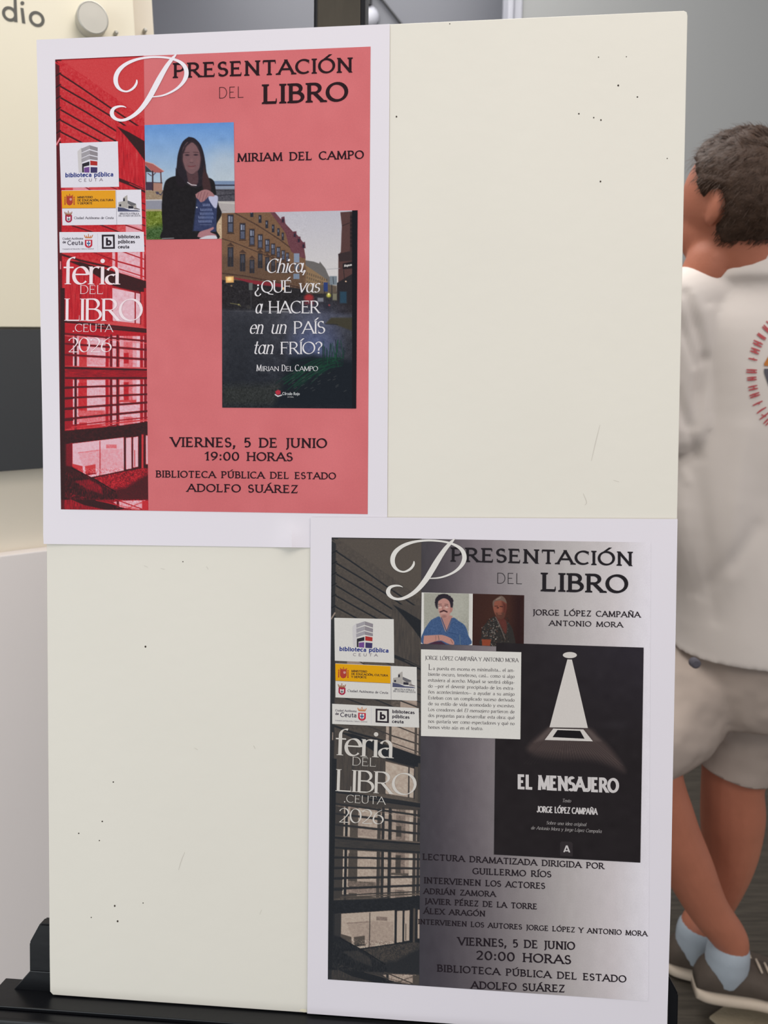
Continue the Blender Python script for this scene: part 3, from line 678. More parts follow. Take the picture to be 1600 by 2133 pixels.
# ground floor
s.rect(120, 925, 312, 1064, g(.14))
s.poly([(138, 925), (151, 922), (151, 1000), (138, 985)], g(.25))
s.poly([(151, 924), (258, 911), (259, 980), (208, 990), (180, 996), (151, 974)], g(.86))
s.poly([(163, 943), (208, 936), (255, 935), (257, 978), (190, 992), (170, 965)], g(.80), 2); s.rect(221, 926, 243, 934, g(.68)); s.line([(163, 943), (206, 938)], 1.4, g(.6), 1.2, .7)
s.noise(5, 3, (152, 930, 258, 985))
s.poly([(151, 966), (172, 971), (174, 992), (151, 976)], g(.5)); s.poly([(177, 971), (199, 967), (199, 987), (179, 991)], g(.52)); s.line([(151, 977), (180, 992)], 4, g(.15)); s.line([(180, 988), (200, 986)], 2, g(.25))
s.rect(207.5, 919, 209, 992, g(.3))
s.rect(258, 908, 262.5, 982, g(.1)); s.poly([(262.5, 912), (274, 911), (274, 976), (262.5, 978)], g(.86)); s.rect(274, 908, 277.5, 978, g(.14)); s.poly([(277.5, 911), (288, 909), (288, 972), (277.5, 974)], g(.86)); s.rect(280, 938, 281.2, 972, g(.3))
s.rect(288, 905, 295, 978, g(.08)); s.rect(295, 905, 299, 976, g(.5)); s.rect(299, 903, 304, 976, g(.12)); s.rect(304, 907, 312, 967, g(.84)); s.rect(300, 968, 312, 978, g(.08))
s.poly([(150, 1002), (200, 992), (300, 975), (312, 976), (312, 1041), (225, 1041), (190, 1022)], g(.33)); s.noise(26, 1.2, (150, 978, 309, 1035)); s.noise(12, 4, (150, 978, 309, 1035))
s.poly([(151, 985), (170, 990), (180, 996), (158, 1001), (150, 998)], g(.45))
s.line([(155, 1002), (208, 992), (290, 974)], 2.5, g(.1))
s.poly([(312, 985), (312, 1042), (240, 1042), (225, 1022), (262, 1015), (285, 1000)], g(.14), 8)
s.poly([(120, 968), (150, 972), (182, 992), (205, 1004), (245, 1030), (245, 1041), (200, 1041), (120, 1020)], g(.10), 3)
s.poly([(155, 1003), (185, 998), (210, 1012), (215, 1030), (180, 1018)], g(.3), 4, .8)
s.line([(150, 975), (200, 1000), (240, 1024)], 2.5, g(.03)); s.noise(14, 1, (128, 985, 240, 1040), 1, 4)
s.rect(120, 1041, 312, 1064, g(.3)); s.noise(16, 1, (128, 1041, 240, 1062), 1, 6); s.poly([(150, 1041), (205, 1041), (262, 1060), (230, 1064), (175, 1052)], g(.08))
s.poly([(236, 1046), (250, 1043), (303, 1042), (298, 1060), (286, 1062), (250, 1056)], g(.8)); s.noise(18, 2, (236, 1042, 300, 1060)); s.rect(243, 1040, 248, 1058, g(.2)); s.line([(240, 1040), (300, 1062)], 2, g(.35)); s.line([(268, 1058), (300, 1044)], 1.5, g(.5)); s.rect(296, 1043, 309, 1062, g(.45)); s.line([(200, 1042), (290, 1062)], 1.6, g(.5), 1.2, .7)
# the dark pillar at the strip's left
s.poly([(112, 120), (124, 134), (125.5, 300), (130, 600), (134, 1000), (134, 1064), (120, 1064)], g(.17), 1.4)
for y in range(155, 300, 24): s.line([(114, y + 5), (126, y - 3)], 2.5, g(.03)); s.line([(114, y + 8), (126, y)], 1.2, g(.32), 1, .5)
s.line([(118, 301), (125, 288)], 3, g(.8), 2); s.rect(126, 600, 135, 1041, g(.07)); s.line([(116, 125), (296, 117)], 1.6, g(.08))
s.line([(126, 545), (126, 560)], 2, g(.8)); s.rect(112, 125, 128, 127, g(.1)); s.line([(115, 130), (124, 135)], 3, g(.45))
s.img = np.clip(s.img, 0, 255); s.noise(5, 1); lum = s.img[..., 0] / 255.0
def duo(L, xs, cs): return np.stack([np.interp(L, xs, [c[i] for c in cs]) for i in range(3)], -1)
red = duo(lum, [0, .1, .25, .4, .55, .7, .85, 1], [(38, 28, 30), (62, 32, 34), (122, 30, 40), (190, 34, 44), (204, 70, 72), (222, 120, 128), (224, 178, 188), (240, 212, 222)])
sep = duo(lum, [0, .1, .25, .4, .55, .7, .85, 1], [(30, 32, 36), (40, 42, 46), (56, 55, 56), (74, 68, 64), (88, 80, 73), (140, 122, 112), (178, 160, 145), (205, 196, 180)])
s.build('building_picture', poster1, H1 + .00012, img=red)
s.build('building_picture', poster2, H2 + .00012, warp=WP2, img=sep)

# ---- cards with logos, big initial, shared headings: drawn once, printed on both
def common(poster, h, warp, white, dark, lightink, red_tone):
    ua = UP1
    def bt(fn, name, rgb, lift, parent=None):
        B = Batch(); fn(B); return B.build(name, ink(rgb), parent or poster, h + lift, warp)
    card = lambda q, name='logo_card': bt(lambda B: B.poly(q), name, white, .00022)
    # card 1
    c1 = card([(124, 298.5), (245.5, 294.5), (248, 389), (127, 391)])
    X = lambda x, y: (115 + x / 8.421, 290 + y / 8.421)
    bt(lambda B: B.poly([X(390, 215), X(455, 150), X(465, 150), X(470, 580), X(412, 582)]), 'tower_side', (203, 198, 198), .0003, c1)
    def grey(B):
        for a, b, c_, d in ((160, 225, 105, 170), (245, 320, 192, 265), (338, 400, 282, 350)):
            B.poly([X(458, a + 4), X(600, c_), X(600, d), X(462, b + 8)])
    def grey2(B):
        for a, b, c_, d in ((105, 172, 145, 212), (192, 268, 232, 300), (286, 350, 318, 370)):
            B.poly([X(603, a), X(745, c_), X(744, d), X(603, b)])
    bt(grey, 'tower_front', (160, 155, 160), .0003, c1); bt(grey2, 'tower_flank', (142, 135, 140), .0003, c1)
    bt(lambda B: (B.poly([X(472, 430), X(600, 388), X(600, 458), X(502, 482), X(472, 490)]), B.poly([X(472, 480), X(500, 482), X(503, 582), X(474, 582)])), 'tower_dark', (45, 42, 50), .0003, c1)
    bt(lambda B: B.poly([X(615, 374), X(740, 390), X(739, 462), X(615, 455)]), 'tower_red', (172, 48, 44), .0003, c1)
    bt(lambda B: B.poly([X(506, 500), X(600, 485), X(600, 586), X(508, 584)]), 'tower_purple', (112, 72, 138), .0003, c1)
    bt(lambda B: B.poly([X(620, 488), X(740, 493), X(736, 588), X(620, 588)]), 'tower_navy', (62, 54, 96), .0003, c1)
    bt(lambda B: text(B, 'biblioteca pública', 'heavy', 136, 236, 369.5, 367.5, 9.4, up=.01), 'lettering', (42, 56, 128), .0003, c1)
    bt(lambda B: text(B, 'CEUTA', 'caps', 164, 214, 378.8, 377.3, 6.3, up=.01), 'lettering', (112, 98, 112), .0003, c1)
    # card 2
    c2 = card([(128, 434.5), (242, 433.5), (242, 395.5), (294, 395), (296, 467), (244, 468.5), (130, 469.5)][0:0] or [(128.5, 396.5), (294, 395), (296, 467.5), (130, 469.5)])
    X = lambda x, y: (120 + x / 8.649, 390 + y / 8.649)
    bt(lambda B: B.poly([X(70, 62), X(1042, 55), X(1048, 372), X(80, 378)]), 'yellow_field', (226, 156, 34) if warp is None else (222, 160, 8), .00028, c2)
    bt(lambda B: (B.poly([X(1050, 55), X(1054, 55), X(1068, 680), X(1063, 680)]), B.poly([X(80, 378), X(1048, 372), X(1048, 378), X(80, 384)])), 'divider', (120, 112, 125), .0003, c2)
    def crest(B, cx, cy, w_, h_):
        B.poly([X(cx - w_ * .42, cy - h_ * .34), X(cx + w_ * .42, cy - h_ * .34), X(cx + w_ * .42, cy + h_ * .25), X(cx + w_ * .25, cy + h_ * .45), X(cx, cy + h_ * .52), X(cx - w_ * .25, cy + h_ * .45), X(cx - w_ * .42, cy + h_ * .25)])
    def crown(B, cx, cy, w_, h_):
        for i in range(5):
            a = cx - w_ / 2 + i * w_ / 4
            B.poly([X(a - 5, cy - h_ * (.8 if i % 2 == 0 else .6)), X(a + 9, cy - h_ * (.8 if i % 2 == 0 else .6)), X(cx + (a - cx) * .75 + 9, cy), X(cx + (a - cx) * .75 - 9, cy)])
        B.poly([X(cx - w_ * .4, cy - 8), X(cx + w_ * .4, cy - 8), X(cx + w_ * .38, cy + 12), X(cx - w_ * .38, cy + 12)])
        B.disc(*X(cx, cy - h_), 1)
    yr = (172, 62, 50)
    bt(lambda B: (crest(B, 215, 230, 140, 190), crown(B, 215, 185, 110, 60), B.poly([X(125, 200), X(142, 200), X(142, 300), X(125, 300)]), B.poly([X(288, 200), X(305, 200), X(305, 300), X(288, 300)]),
                  *[B.disc(*X(a, b), 1.5, 1.5, 8) for a in (134, 297) for b in (182, 305)]), 'crest', yr, .00031, c2)
    bt(lambda B: B.disc(*X(236, 215), 2.6, 3.2, 10), 'crest_field', (205, 150, 140), .00034, c2)
    for s_, x1, y in (('MINISTERIO', 630, 203), ('DE EDUCACIÓN, CULTURA', 1000, 256), ('Y DEPORTE', 625, 312)):
        bt(lambda B: text(B, s_, 'heavy', *(lambda a, b: (a[0], b[0], a[1], b[1]))(X(358, y), X(x1, y - 5)), 4.7), 'lettering', (74, 52, 36), .00031, c2)
    mr = (164, 38, 66)
    bt(lambda B: (crest(B, 198, 555, 145, 160),), 'crest', mr, .00031, c2)
    bt(lambda B: (B.poly([X(165, 525), X(198, 540), X(231, 525), X(231, 590), X(198, 612), X(165, 590)]),), 'crest_field', white, .00034, c2)
    bt(lambda B: (B.poly([X(192, 550), X(204, 550), X(204, 605), X(192, 605)]), B.poly([X(175, 568), X(222, 568), X(222, 582), X(175, 582)])), 'crest_cross', (70, 72, 82), .00037, c2)
    bt(lambda B: crown(B, 192, 490, 130, 60), 'crown', (150, 92, 58), .00031, c2)
    bt(lambda B: text(B, 'Ciudad Autónoma de Ceuta', 'body', *(lambda a, b: (a[0], b[0], a[1], b[1]))(X(298, 574), X(1010, 572)), 5.2, bold=1.3), 'lettering', (68, 62, 76), .00031, c2)
    bt(lambda B: (B.poly([X(1180, 190), X(1255, 140), X(1268, 380), X(1180, 365)]), B.poly([X(1095, 270), X(1180, 250), X(1185, 370), X(1090, 345)]), B.poly([X(1270, 240), X(1415, 300), X(1420, 375), X(1270, 385)])), 'library_walls', (172, 166, 160), .0003, c2)
    bt(lambda B: (B.poly([X(1262, 240), X(1415, 300), X(1400, 325), X(1330, 335), X(1262, 290)]),), 'library_roof', (104, 102, 106), .00032, c2)
    bt(lambda B: (B.poly([X(1180, 205), X(1212, 195), X(1212, 250), X(1182, 255)]), B.poly([X(1112, 305), X(1145, 305), X(1145, 345), X(1112, 345)]), B.poly([X(1275, 335), X(1365, 340), X(1365, 385), X(1275, 382)])), 'library_openings', (50, 48, 58), .00034, c2)
    bt(lambda B: (B.poly([X(1085, 355), X(1200, 375), X(1300, 410), X(1440, 415), X(1485, 428), X(1485, 436), X(1085, 438)]),), 'library_ground', (78, 80, 106), .00033, c2)
    bt(lambda B: (B.poly([X(1370, 375), X(1420, 370), X(1485, 395), X(1480, 405), X(1380, 395)]),), 'library_path', (120, 110, 112), .00033, c2)
    for s_, x0, x1, y in (('BIBLIOTECA PÚBLICA', 1120, 1465, 490), ('DEL ESTADO EN CEUTA', 1098, 1490, 529)):
        bt(lambda B: text(B, s_, 'micro', *(lambda a, b: (a[0], b[0], a[1], b[1]))(X(x0, y), X(x1, y)), 3.6), 'lettering', (62, 60, 76), .00031, c2)
    # card 3
    c3 = card([(123.5, 483.5), (299.5, 483), (301, 524.5), (124.5, 526.5)])
    bt(lambda B: text(B, 'Ciudad Autónoma', 'sans', *(lambda a, b: (a[0], b[0], a[1], b[1]))(X(90, 946), X(460, 942)), 4.6, bold=1.1), 'lettering', (96, 88, 98), .00031, c3)
    bt(lambda B: text(B, 'de', 'heavy', *(lambda a, b: (a[0], b[0], a[1], b[1]))(X(90, 1010), X(150, 1010)), 5.2), 'lettering', (70, 62, 76), .00031, c3)
    bt(lambda B: text(B, 'Ceuta', 'sans', *(lambda a, b: (a[0], b[0], a[1], b[1]))(X(180, 1044), X(462, 1040)), 9.8, bold=1.05), 'lettering', (62, 54, 70), .00031, c3)
    bt(lambda B: crest(B, 558, 1005, 160, 170), 'crest', (190, 42, 62), .00031, c3)
    bt(lambda B: B.poly([X(518, 965), X(598, 965), X(598, 1030), X(580, 1055), X(558, 1066), X(536, 1055), X(518, 1030)]), 'crest_field', white, .00034, c3)
    bt(lambda B: (B.poly([X(550, 965), X(566, 965), X(566, 1060), X(550, 1060)]), B.poly([X(526, 1000), X(590, 1000), X(590, 1022), X(526, 1022)])), 'crest_cross', (60, 92, 140), .00037, c3)
    bt(lambda B: crown(B, 555, 905, 150, 58), 'crown', (198, 118, 62), .00031, c3)
    bt(lambda B: text(B, 'Consejería de Educación, Cultura y Juventud', 'micro', *(lambda a, b: (a[0], b[0], a[1], b[1]))(X(90, 1124), X(650, 1118)), 2.6), 'lettering', (120, 112, 124), .00031, c3)
    bt(lambda B: B.poly([X(718, 830), X(722, 830), X(726, 1140), X(722, 1140)]), 'divider', (205, 202, 214), .0003, c3)
    def fr(B):
        for q in ([(795, 855), (1028, 852), (1028, 885), (795, 888)], [(797, 1078), (1032, 1078), (1032, 1108), (799, 1110)], [(795, 855), (828, 855), (830, 1110), (799, 1110)], [(995, 852), (1028, 852), (1032, 1108), (1002, 1108)]):
            B.poly([X(*p) for p in q])
    bt(fr, 'square_frame', (40, 32, 40), .00031, c3)
    bt(lambda B: text(B, 'b', 'heavy', *(lambda a, b: (a[0], b[0], a[1], b[1]))(X(872, 1052), X(965, 1052)), 15.8, bold=1.2), 'square_letter', (40, 32, 40), .00033, c3)
    for s_, x1, y in (('bibliotecas', 1478, 921), ('públicas', 1390, 1012), ('ceuta', 1290, 1104)):
        bt(lambda B: text(B, s_, 'heavy', *(lambda a, b: (a[0], b[0], a[1], b[1]))(X(1090, y), X(x1, y - 2)), 7.2), 'lettering', (52, 46, 56), .00031, c3)
    # event name over the strip
    def ev(B):
        text(B, 'feria', 'display', 131, 250.5, 592, 592.5, 55, up=.012)
        text(B, 'LIBRO', 'display', 134, 295.5, 668, 668.5, 46, up=.01)
    bt(ev, 'event_lettering', lightink, .00040)
    bt(lambda B: text(B, 'DEL', 'displaythin', 166, 215, 612, 612.3, 18, up=.01), 'event_lettering', lightink, .00040)
    bt(lambda B: (text(B, 'CEUTA', 'displaythin', 156.5, 235, 691, 691.5, 16.5, up=.01, bold=1.1), B.disc(153, 690, 1.3)), 'event_lettering', lightink, .00040)
    bt(lambda B: text(B, '2026', 'display', 141, 233, 733.5, 733, 30, up=.01, bold=.85), 'event_lettering', lightink, .00040)
    # headings
    bt(lambda B: text(B, 'PRESENTACIÓN', 'title', 361.5, 734, 162.8, 151, 31.5, up=.0), 'heading', dark, .00025)
    bt(lambda B: text(B, 'DEL', 'thin', 455, 508, 205, 203.2, 23.5), 'heading', dark, .00025)
    bt(lambda B: text(B, 'LIBRO', 'titleb', 548, 722.5, 216.8, 211.2, 41), 'heading', dark, .00025)
    def bigp(B):
        B.ribbon([(368, 112.5), (361, 120), (350, 134), (340, 150), (330, 168), (321, 185), (311, 203), (297, 223), (283, 237), (267, 247), (254, 250.5), (243, 248.5), (235, 242), (233, 234), (237, 226), (246, 222), (256, 221.5), (263, 224)],
                 [1.5, 6, 8.5, 10, 11.5, 11.5, 11, 9.5, 8, 6.5, 5.5, 6, 8, 8.5, 6.5, 4.5, 3, 1])
        B.ribbon([(285, 166), (284.5, 173), (280, 181), (273, 187), (264, 190.5), (254, 188.5), (246, 182), (241.5, 172), (241.5, 160), (247, 147.5), (258, 136.5), (272, 128.5), (290, 122.5), (312, 119.2), (335, 119), (355, 121.5), (372, 127.5), (383, 136), (388, 147), (387.5, 159), (381, 172), (369, 184), (353, 193.5), (336, 199.5), (316, 202)],
                 [2, 4.5, 5, 4.5, 3.5, 4.5, 7, 9, 9.5, 9, 7.5, 6.5, 5, 4.2, 4, 4.5, 6, 8, 9, 9, 7, 5, 4, 3.2, 2])
    bt(bigp, 'large_initial', (238, 232, 238) if warp is None else (222, 218, 212), .00048)
common(poster1, H1, None, (223, 219, 227), (40, 20, 26), (240, 222, 226), None)
common(poster2, H2, WP2, (214, 210, 204), (34, 30, 34), (208, 202, 194), None)

# ---- lettering of the pink poster
def line(poster, h, rgb, *args, name='lettering', lift=.00025, **k):
    B = Batch(); text(B, *args, **k); return B.build(name, ink(rgb), poster, h + lift)
D1 = (42, 20, 28)
for a in (('MIRIAM DEL CAMPO', 'title', 495, 757, 337.3, 331, 18), ('VIERNES, 5 DE JUNIO', 'title', 357, 680, 931, 933.5, 20.5), ('19:00 HORAS', 'title', 428, 609, 959.3, 961, 18.5),
          ('BIBLIOTECA PÚBLICA DEL ESTADO', 'title', 325, 699, 994.5, 998.8, 14.6), ('ADOLFO SUÁREZ', 'title', 390.5, 620, 1024.5, 1027.5, 17)):
    line(poster1, H1, D1, *a)
# ---- lettering of the grey poster
D2 = (34, 26, 32)
for a in (('JORGE LÓPEZ CAMPAÑA', 'title', 1110, 1333.5, 1281.5, 1286.5, 12.3), ('ANTONIO MORA', 'title', 1144.5, 1297, 1303.3, 1307, 11.3),
          ('LECTURA DRAMATIZADA DIRIGIDA POR', 'title', 881, 1258, 1791, 1810.5, 13), ('GUILLERMO RÍOS', 'title', 985, 1148, 1821, 1828, 13.2),
          ('INTERVIENEN LOS ACTORES', 'title', 884, 1135, 1840, 1852, 13), ('ADRIÁN ZAMORA', 'title', 883, 1032, 1862, 1868.5, 12), ('JAVIER PÉREZ DE LA TORRE', 'title', 885, 1118.5, 1883, 1894.5, 12.2),
          ('ÁLEX ARAGÓN', 'title', 883, 1010.5, 1903.5, 1909.3, 12), ('INTERVIENEN LOS AUTORES JORGE LÓPEZ Y ANTONIO MORA', 'title', 871.5, 1348, 1925, 1950.5, 11),
          ('VIERNES, 5 DE JUNIO', 'title', 955, 1197, 1969, 1979, 17), ('20:00 HORAS', 'title', 992, 1189, 1999, 2009, 19), ('BIBLIOTECA PÚBLICA DEL ESTADO', 'title', 911, 1304, 2024, 2047, 15),
          ('ADOLFO SUÁREZ', 'title', 982, 1176, 2059.5, 2067.5, 15.8)):
    line(poster2, H2, D2, *a)

# ---- author portrait on the pink poster
c = Canvas([(301, 260.5), (487, 254.5), (490, 497), (305, 499)], 188, 242, (140, 180, 225))
c.vgrad(258, (103, 150, 212), 378, (178, 196, 212)); c.noise(3, 12)
c.ell(470, 350, 45, 40, (196, 200, 202), 40, .5)
c.rect(440, 377, 495, 394, (120, 140, 170)); c.rect(440, 384.5, 495, 387, (48, 46, 60)); c.rect(440, 388, 495, 395, (140, 150, 168))
c.rect(440, 394, 495, 424, (78, 76, 84)); c.line([(440, 397), (492, 397)], 1.4, (50, 48, 56)); c.noise(9, 2, (440, 398, 492, 422)); c.line([(440, 409), (492, 404)], 2, (52, 50, 58)); c.rect(448, 419, 495, 500, (176, 168, 166)); c.line([(448, 421), (495, 424)], 3, (196, 190, 184)); c.poly([(452, 446), (470, 446), (470, 500), (448, 500)], (196, 170, 140)); c.noise(12, 2, (450, 440, 470, 498))
c.rect(300, 396, 372, 418, (158, 136, 112)); c.noise(9, 2, (300, 396, 372, 418)); c.rect(300, 416, 372, 438, (146, 146, 158)); c.line([(300, 417), (372, 416)], 2, (205, 200, 200)); c.rect(300, 436, 372, 441, (168, 158, 120))
c.rect(300, 440, 372, 502, (112, 126, 46)); c.poly([(300, 476), (330, 470), (372, 462), (372, 502), (300, 502)], (66, 94, 50), 14); c.noise(16, 1.4, (300, 441, 372, 499)); c.noise(10, 4, (300, 441, 372, 499))
c.poly([(300, 336), (319, 341), (342, 357), (335, 360), (318, 359), (300, 341)], (172, 96, 92)); c.line([(301, 336), (319, 341), (341, 356)], 1.6, (205, 170, 165)); c.poly([(300, 342), (318, 359), (300, 358)], (58, 60, 66))
c.rect(303, 379, 317, 396, (70, 56, 72)); c.rect(319, 381, 338, 397, (172, 128, 112)); c.line([(318, 357), (318, 396)], 3, (60, 40, 48)); c.line([(335, 359), (336, 381)], 2.4, (84, 50, 52)); c.line([(304, 358), (304, 384)], 2, (60, 44, 52)); c.line([(308, 361), (315, 366)], 1.6, (70, 46, 50)); c.line([(318, 366), (324, 360)], 1.6, (70, 46, 50)); c.line([(338, 381), (318, 380)], 1.4, (70, 44, 50))
c.line([(325, 400), (335, 406), (340, 398)], 2, (70, 66, 84)); c.ell(328, 402, 3, 3, (76, 70, 90)); 
c.spoly([(393, 285), (405, 288), (417, 300), (424, 318), (428, 340), (431, 362), (440, 388), (438, 400), (415, 402), (390, 398), (372, 385), (366, 368), (368, 345), (371, 320), (380, 296)], (38, 32, 40), 1.6)
c.spoly([(425, 345), (430, 365), (438, 388), (430, 402), (422, 385)], (78, 50, 50), 4, .8)
c.spoly([(390, 296), (405, 298), (414, 312), (420, 326), (417, 346), (410, 358), (400, 363), (391, 359), (382, 345), (379, 325), (382, 307)], (120, 88, 91), 2.2)
c.line([(381, 318), (386, 305), (394, 297), (401, 293)], 4, (46, 36, 42), 2.5); c.line([(401, 293), (410, 302), (417, 314), (420, 330), (418, 348)], 3.4, (46, 36, 42), 2.5); c.line([(380, 316), (379, 334), (384, 352)], 3, (50, 38, 44), 2.5); c.ell(399, 308, 11, 6, (128, 96, 98), 6, .5)
c.ell(390, 323, 4.5, 1.8, (58, 42, 50), 1.6); c.ell(408, 322.5, 4.5, 1.8, (58, 42, 50), 1.6); c.line([(384, 318), (394, 317.5)], 1.3, (70, 48, 52)); c.line([(403, 317), (413, 317.5)], 1.3, (70, 48, 52))
c.ell(399, 335, 3, 4.5, (138, 100, 102), 3, .7); c.line([(396, 338.5), (402, 338.5)], 1.2, (88, 60, 64)); c.line([(392, 346), (399, 347.2), (407, 345.5)], 1.8, (112, 58, 64)); c.ell(399, 350, 5, 1.8, (142, 98, 98), 2, .6); c.ell(387, 336, 4, 5, (130, 92, 94), 4, .5); c.ell(411, 336, 3, 5, (134, 94, 94), 4, .5)
c.spoly([(388, 356), (400, 364), (411, 356), (413, 378), (406, 387), (394, 384)], (86, 60, 64), 2.5); c.line([(391, 380), (399, 385), (409, 386)], 2, (196, 186, 190))
c.spoly([(368, 366), (376, 378), (392, 385), (406, 390), (424, 385), (434, 371), (446, 378), (450, 400), (456, 428), (462, 446), (452, 466), (451, 480), (450, 499), (342, 499), (339, 475), (337, 430), (342, 385), (352, 371)], (28, 25, 28), 1.6)
c.noise(2.5, 4, (338, 370, 460, 497)); c.line([(389, 383), (398, 388), (408, 390)], 1.2, (50, 46, 50)); c.spoly([(366, 350), (374, 366), (385, 380), (380, 390), (368, 380)], (32, 26, 32), 2); c.spoly([(423, 360), (431, 362), (439, 386), (438, 402), (428, 402), (422, 388)], (66, 44, 46), 3)
c.poly([(410, 411), (453, 408), (450, 483), (402, 481)], (50, 58, 92), 1.3); c.noise(5, 4, (404, 412, 450, 482)); c.spoly([(434, 408), (453, 408), (452, 430), (447, 433), (440, 424), (435, 415)], (186, 186, 212), 1.8); c.line([(410, 411), (402, 481)], 2, (36, 42, 60)); c.ell(410, 432, 1.5, 1.5, (210, 210, 215))
for yy, a, b in ((427, 423, 437), (437, 418, 441), (445, 417, 444), (453, 414, 444), (461, 414, 441)):
    for x in np.arange(a, b, 3.2): c.line([(x, yy - 2.4), (x + 1.0, yy + 2.2)], 1.1, (150, 160, 196), 1.2, .85)
    c.line([(a, yy + 1), (b, yy)], .9, (130, 142, 184), 1.4, .6)
c.line([(417, 468), (440, 468)], 1, (120, 128, 160), 1.3, .8); c.ell(436, 450, 9, 10, (66, 84, 130), 12, .35)
c.spoly([(407, 405), (414, 400), (422, 396), (430, 395), (438, 398), (445, 404), (446, 409), (436, 409), (431, 413), (425, 419), (418, 421), (413, 415), (409, 412)], (164, 116, 118), 1.6)
for a, b in (((414, 402), (411, 413)), ((420, 400), (415, 418)), ((427, 399), (421, 420)), ((433, 402), (427, 417))): c.line([a, b], 1, (108, 68, 74), 1.2, .8)
c.spoly([(411, 493), (415, 484), (424, 480), (434, 477), (444, 473), (445, 477), (438, 483), (450, 489), (448, 494), (425, 496)], (172, 120, 126), 1.6); c.spoly([(417, 496), (432, 491), (449, 491), (450, 499), (418, 499)], (206, 204, 212), 1.4)
c.line([(338, 497), (362, 496)], 1.5, (150, 150, 150))
c.noise(2, 1); c.img = c.img * .97
c.build('portrait_picture', poster1, H1 + .00030)

# ---- cover picture on the pink poster
c = Canvas([(462, 444), (745, 438), (742, 851), (463, 849)], 284, 412, (192, 187, 192))
c.vgrad(440, (186, 183, 192), 590, (208, 203, 200))
X = lambda x, y: (450 + x / 4.961, 430 + y / 4.961)
def PX(*p): return [X(a, b) for a, b in p]
c.poly(PX((915, 555), (1010, 570), (1065, 590), (1075, 570), (1090, 590), (1130, 640), (1165, 720), (1190, 740), (1190, 960), (915, 960)), (104, 100, 98), 1.4); c.poly(PX((915, 600), (1050, 690), (1150, 760), (1160, 900), (915, 900)), (138, 112, 84), 1.6)
for x_ in range(940, 1150, 22):
    for y_ in range(0, 4): c.rect(X(x_, 0)[0], X(0, 680 + (x_ - 940) * .35 + y_ * 45)[1], X(x_ + 9, 0)[0], X(0, 705 + (x_ - 940) * .35 + y_ * 42)[1], (74, 66, 60), blur=1.2, alpha=.8)
c.poly(PX((55, 60), (600, 60), (700, 170), (770, 260), (840, 320), (905, 400), (925, 520), (925, 960), (55, 900)), (118, 88, 66), 1.4)
c.poly(PX((560, 60), (610, 60), (700, 165), (690, 100), (720, 180), (790, 255), (845, 300), (900, 370), (925, 540), (860, 520), (780, 470), (750, 400), (720, 280), (650, 180)), (104, 62, 70), 1.3)
c.poly(PX((55, 500), (400, 560), (925, 640), (925, 940), (55, 760)), (94, 72, 58), 10, .8)
for q in ((668, 110), (790, 260), (832, 315), (880, 372)): c.poly(PX((q[0], q[1] + 60), (q[0] + 8, q[1]), (q[0] + 40, q[1] - 5), (q[0] + 46, q[1] + 60)), (92, 50, 62), 1.2); c.rect(*X(q[0] + 16, q[1] + 20), *X(q[0] + 32, q[1] + 55), (38, 36, 50))
for k_, (x_, yt, yb) in enumerate(((150, 85, 270), (275, 175, 340), (372, 235, 400), (457, 290, 430), (530, 340, 470), (590, 385, 500), (645, 420, 530), (695, 455, 555), (738, 480, 575))):
    w_ = 30 - k_ * 2; hgt = yb - yt
    c.rect(*X(x_ - w_ - 6, yt - 8), *X(x_ + w_ + 6, yb + 10), (92, 66, 50), blur=1.4, alpha=.8); c.rect(*X(x_ - w_, yt), *X(x_ + w_, yb), (44, 44, 54)); c.rect(*X(x_ - w_ * .7, yt + hgt * .08), *X(x_ - 2, yt + hgt * .42), (138, 142, 160)); c.rect(*X(x_ + 4, yt + hgt * .1), *X(x_ + w_ * .7, yt + hgt * .42), (112, 116, 134)); c.rect(*X(x_ - w_ * .7, yt + hgt * .5), *X(x_ + w_ * .7, yb - 8), (84, 88, 106)); c.rect(*X(x_ - w_ - 10, yb + 6), *X(x_ + w_ + 10, yb + 14), (60, 44, 38))
    y2 = yb + (150 if k_ < 3 else 60 - k_ * 2); h2 = hgt * 1.1
    c.poly(PX((x_ - w_ - 8, y2 - 12), (x_, y2 - 50 + k_ * 3), (x_ + w_ + 12, y2 - 6)), (74, 54, 46)); c.rect(*X(x_ - w_, y2), *X(x_ + w_, min(y2 + h2, 690)), (46, 44, 50)); c.rect(*X(x_ - w_ * .6, y2 + 14), *X(x_ + w_ * .6, y2 + h2 * .5), (66, 68, 80)); c.rect(*X(x_ - 2, y2), *X(x_ + 3, min(y2 + h2, 690)), (84, 66, 54), alpha=.7)
for k_, (x_, yb) in enumerate(((370, 110), (455, 170), (525, 225), (590, 268), (645, 305), (690, 350))): c.rect(*X(x_ - 16 + k_, yb - 70 - 10 * (k_ > 0)), *X(x_ + 16 - k_, yb), (44, 44, 54)); c.rect(*X(x_ - 10 + k_, yb - 64), *X(x_ + 2, yb - 40), (120, 124, 142))
for a, b in ((((55, 330), (180, 370), (500, 500), (925, 660)), 5), (((180, 60), (420, 190), (640, 330), (760, 420)), 6), (((55, 690), (300, 720), (600, 780), (925, 850)), 7)): c.line(PX(*a), b * .4, (66, 48, 42), 1.3, .8)
c.noise(4, 1.5, (463, 444, 637, 610))
c.rect(*X(805, 485), *X(862, 580), (128, 140, 160)); c.rect(*X(800, 695), *X(862, 750), (120, 132, 150)); c.rect(*X(810, 590), *X(860, 650), (86, 92, 104))
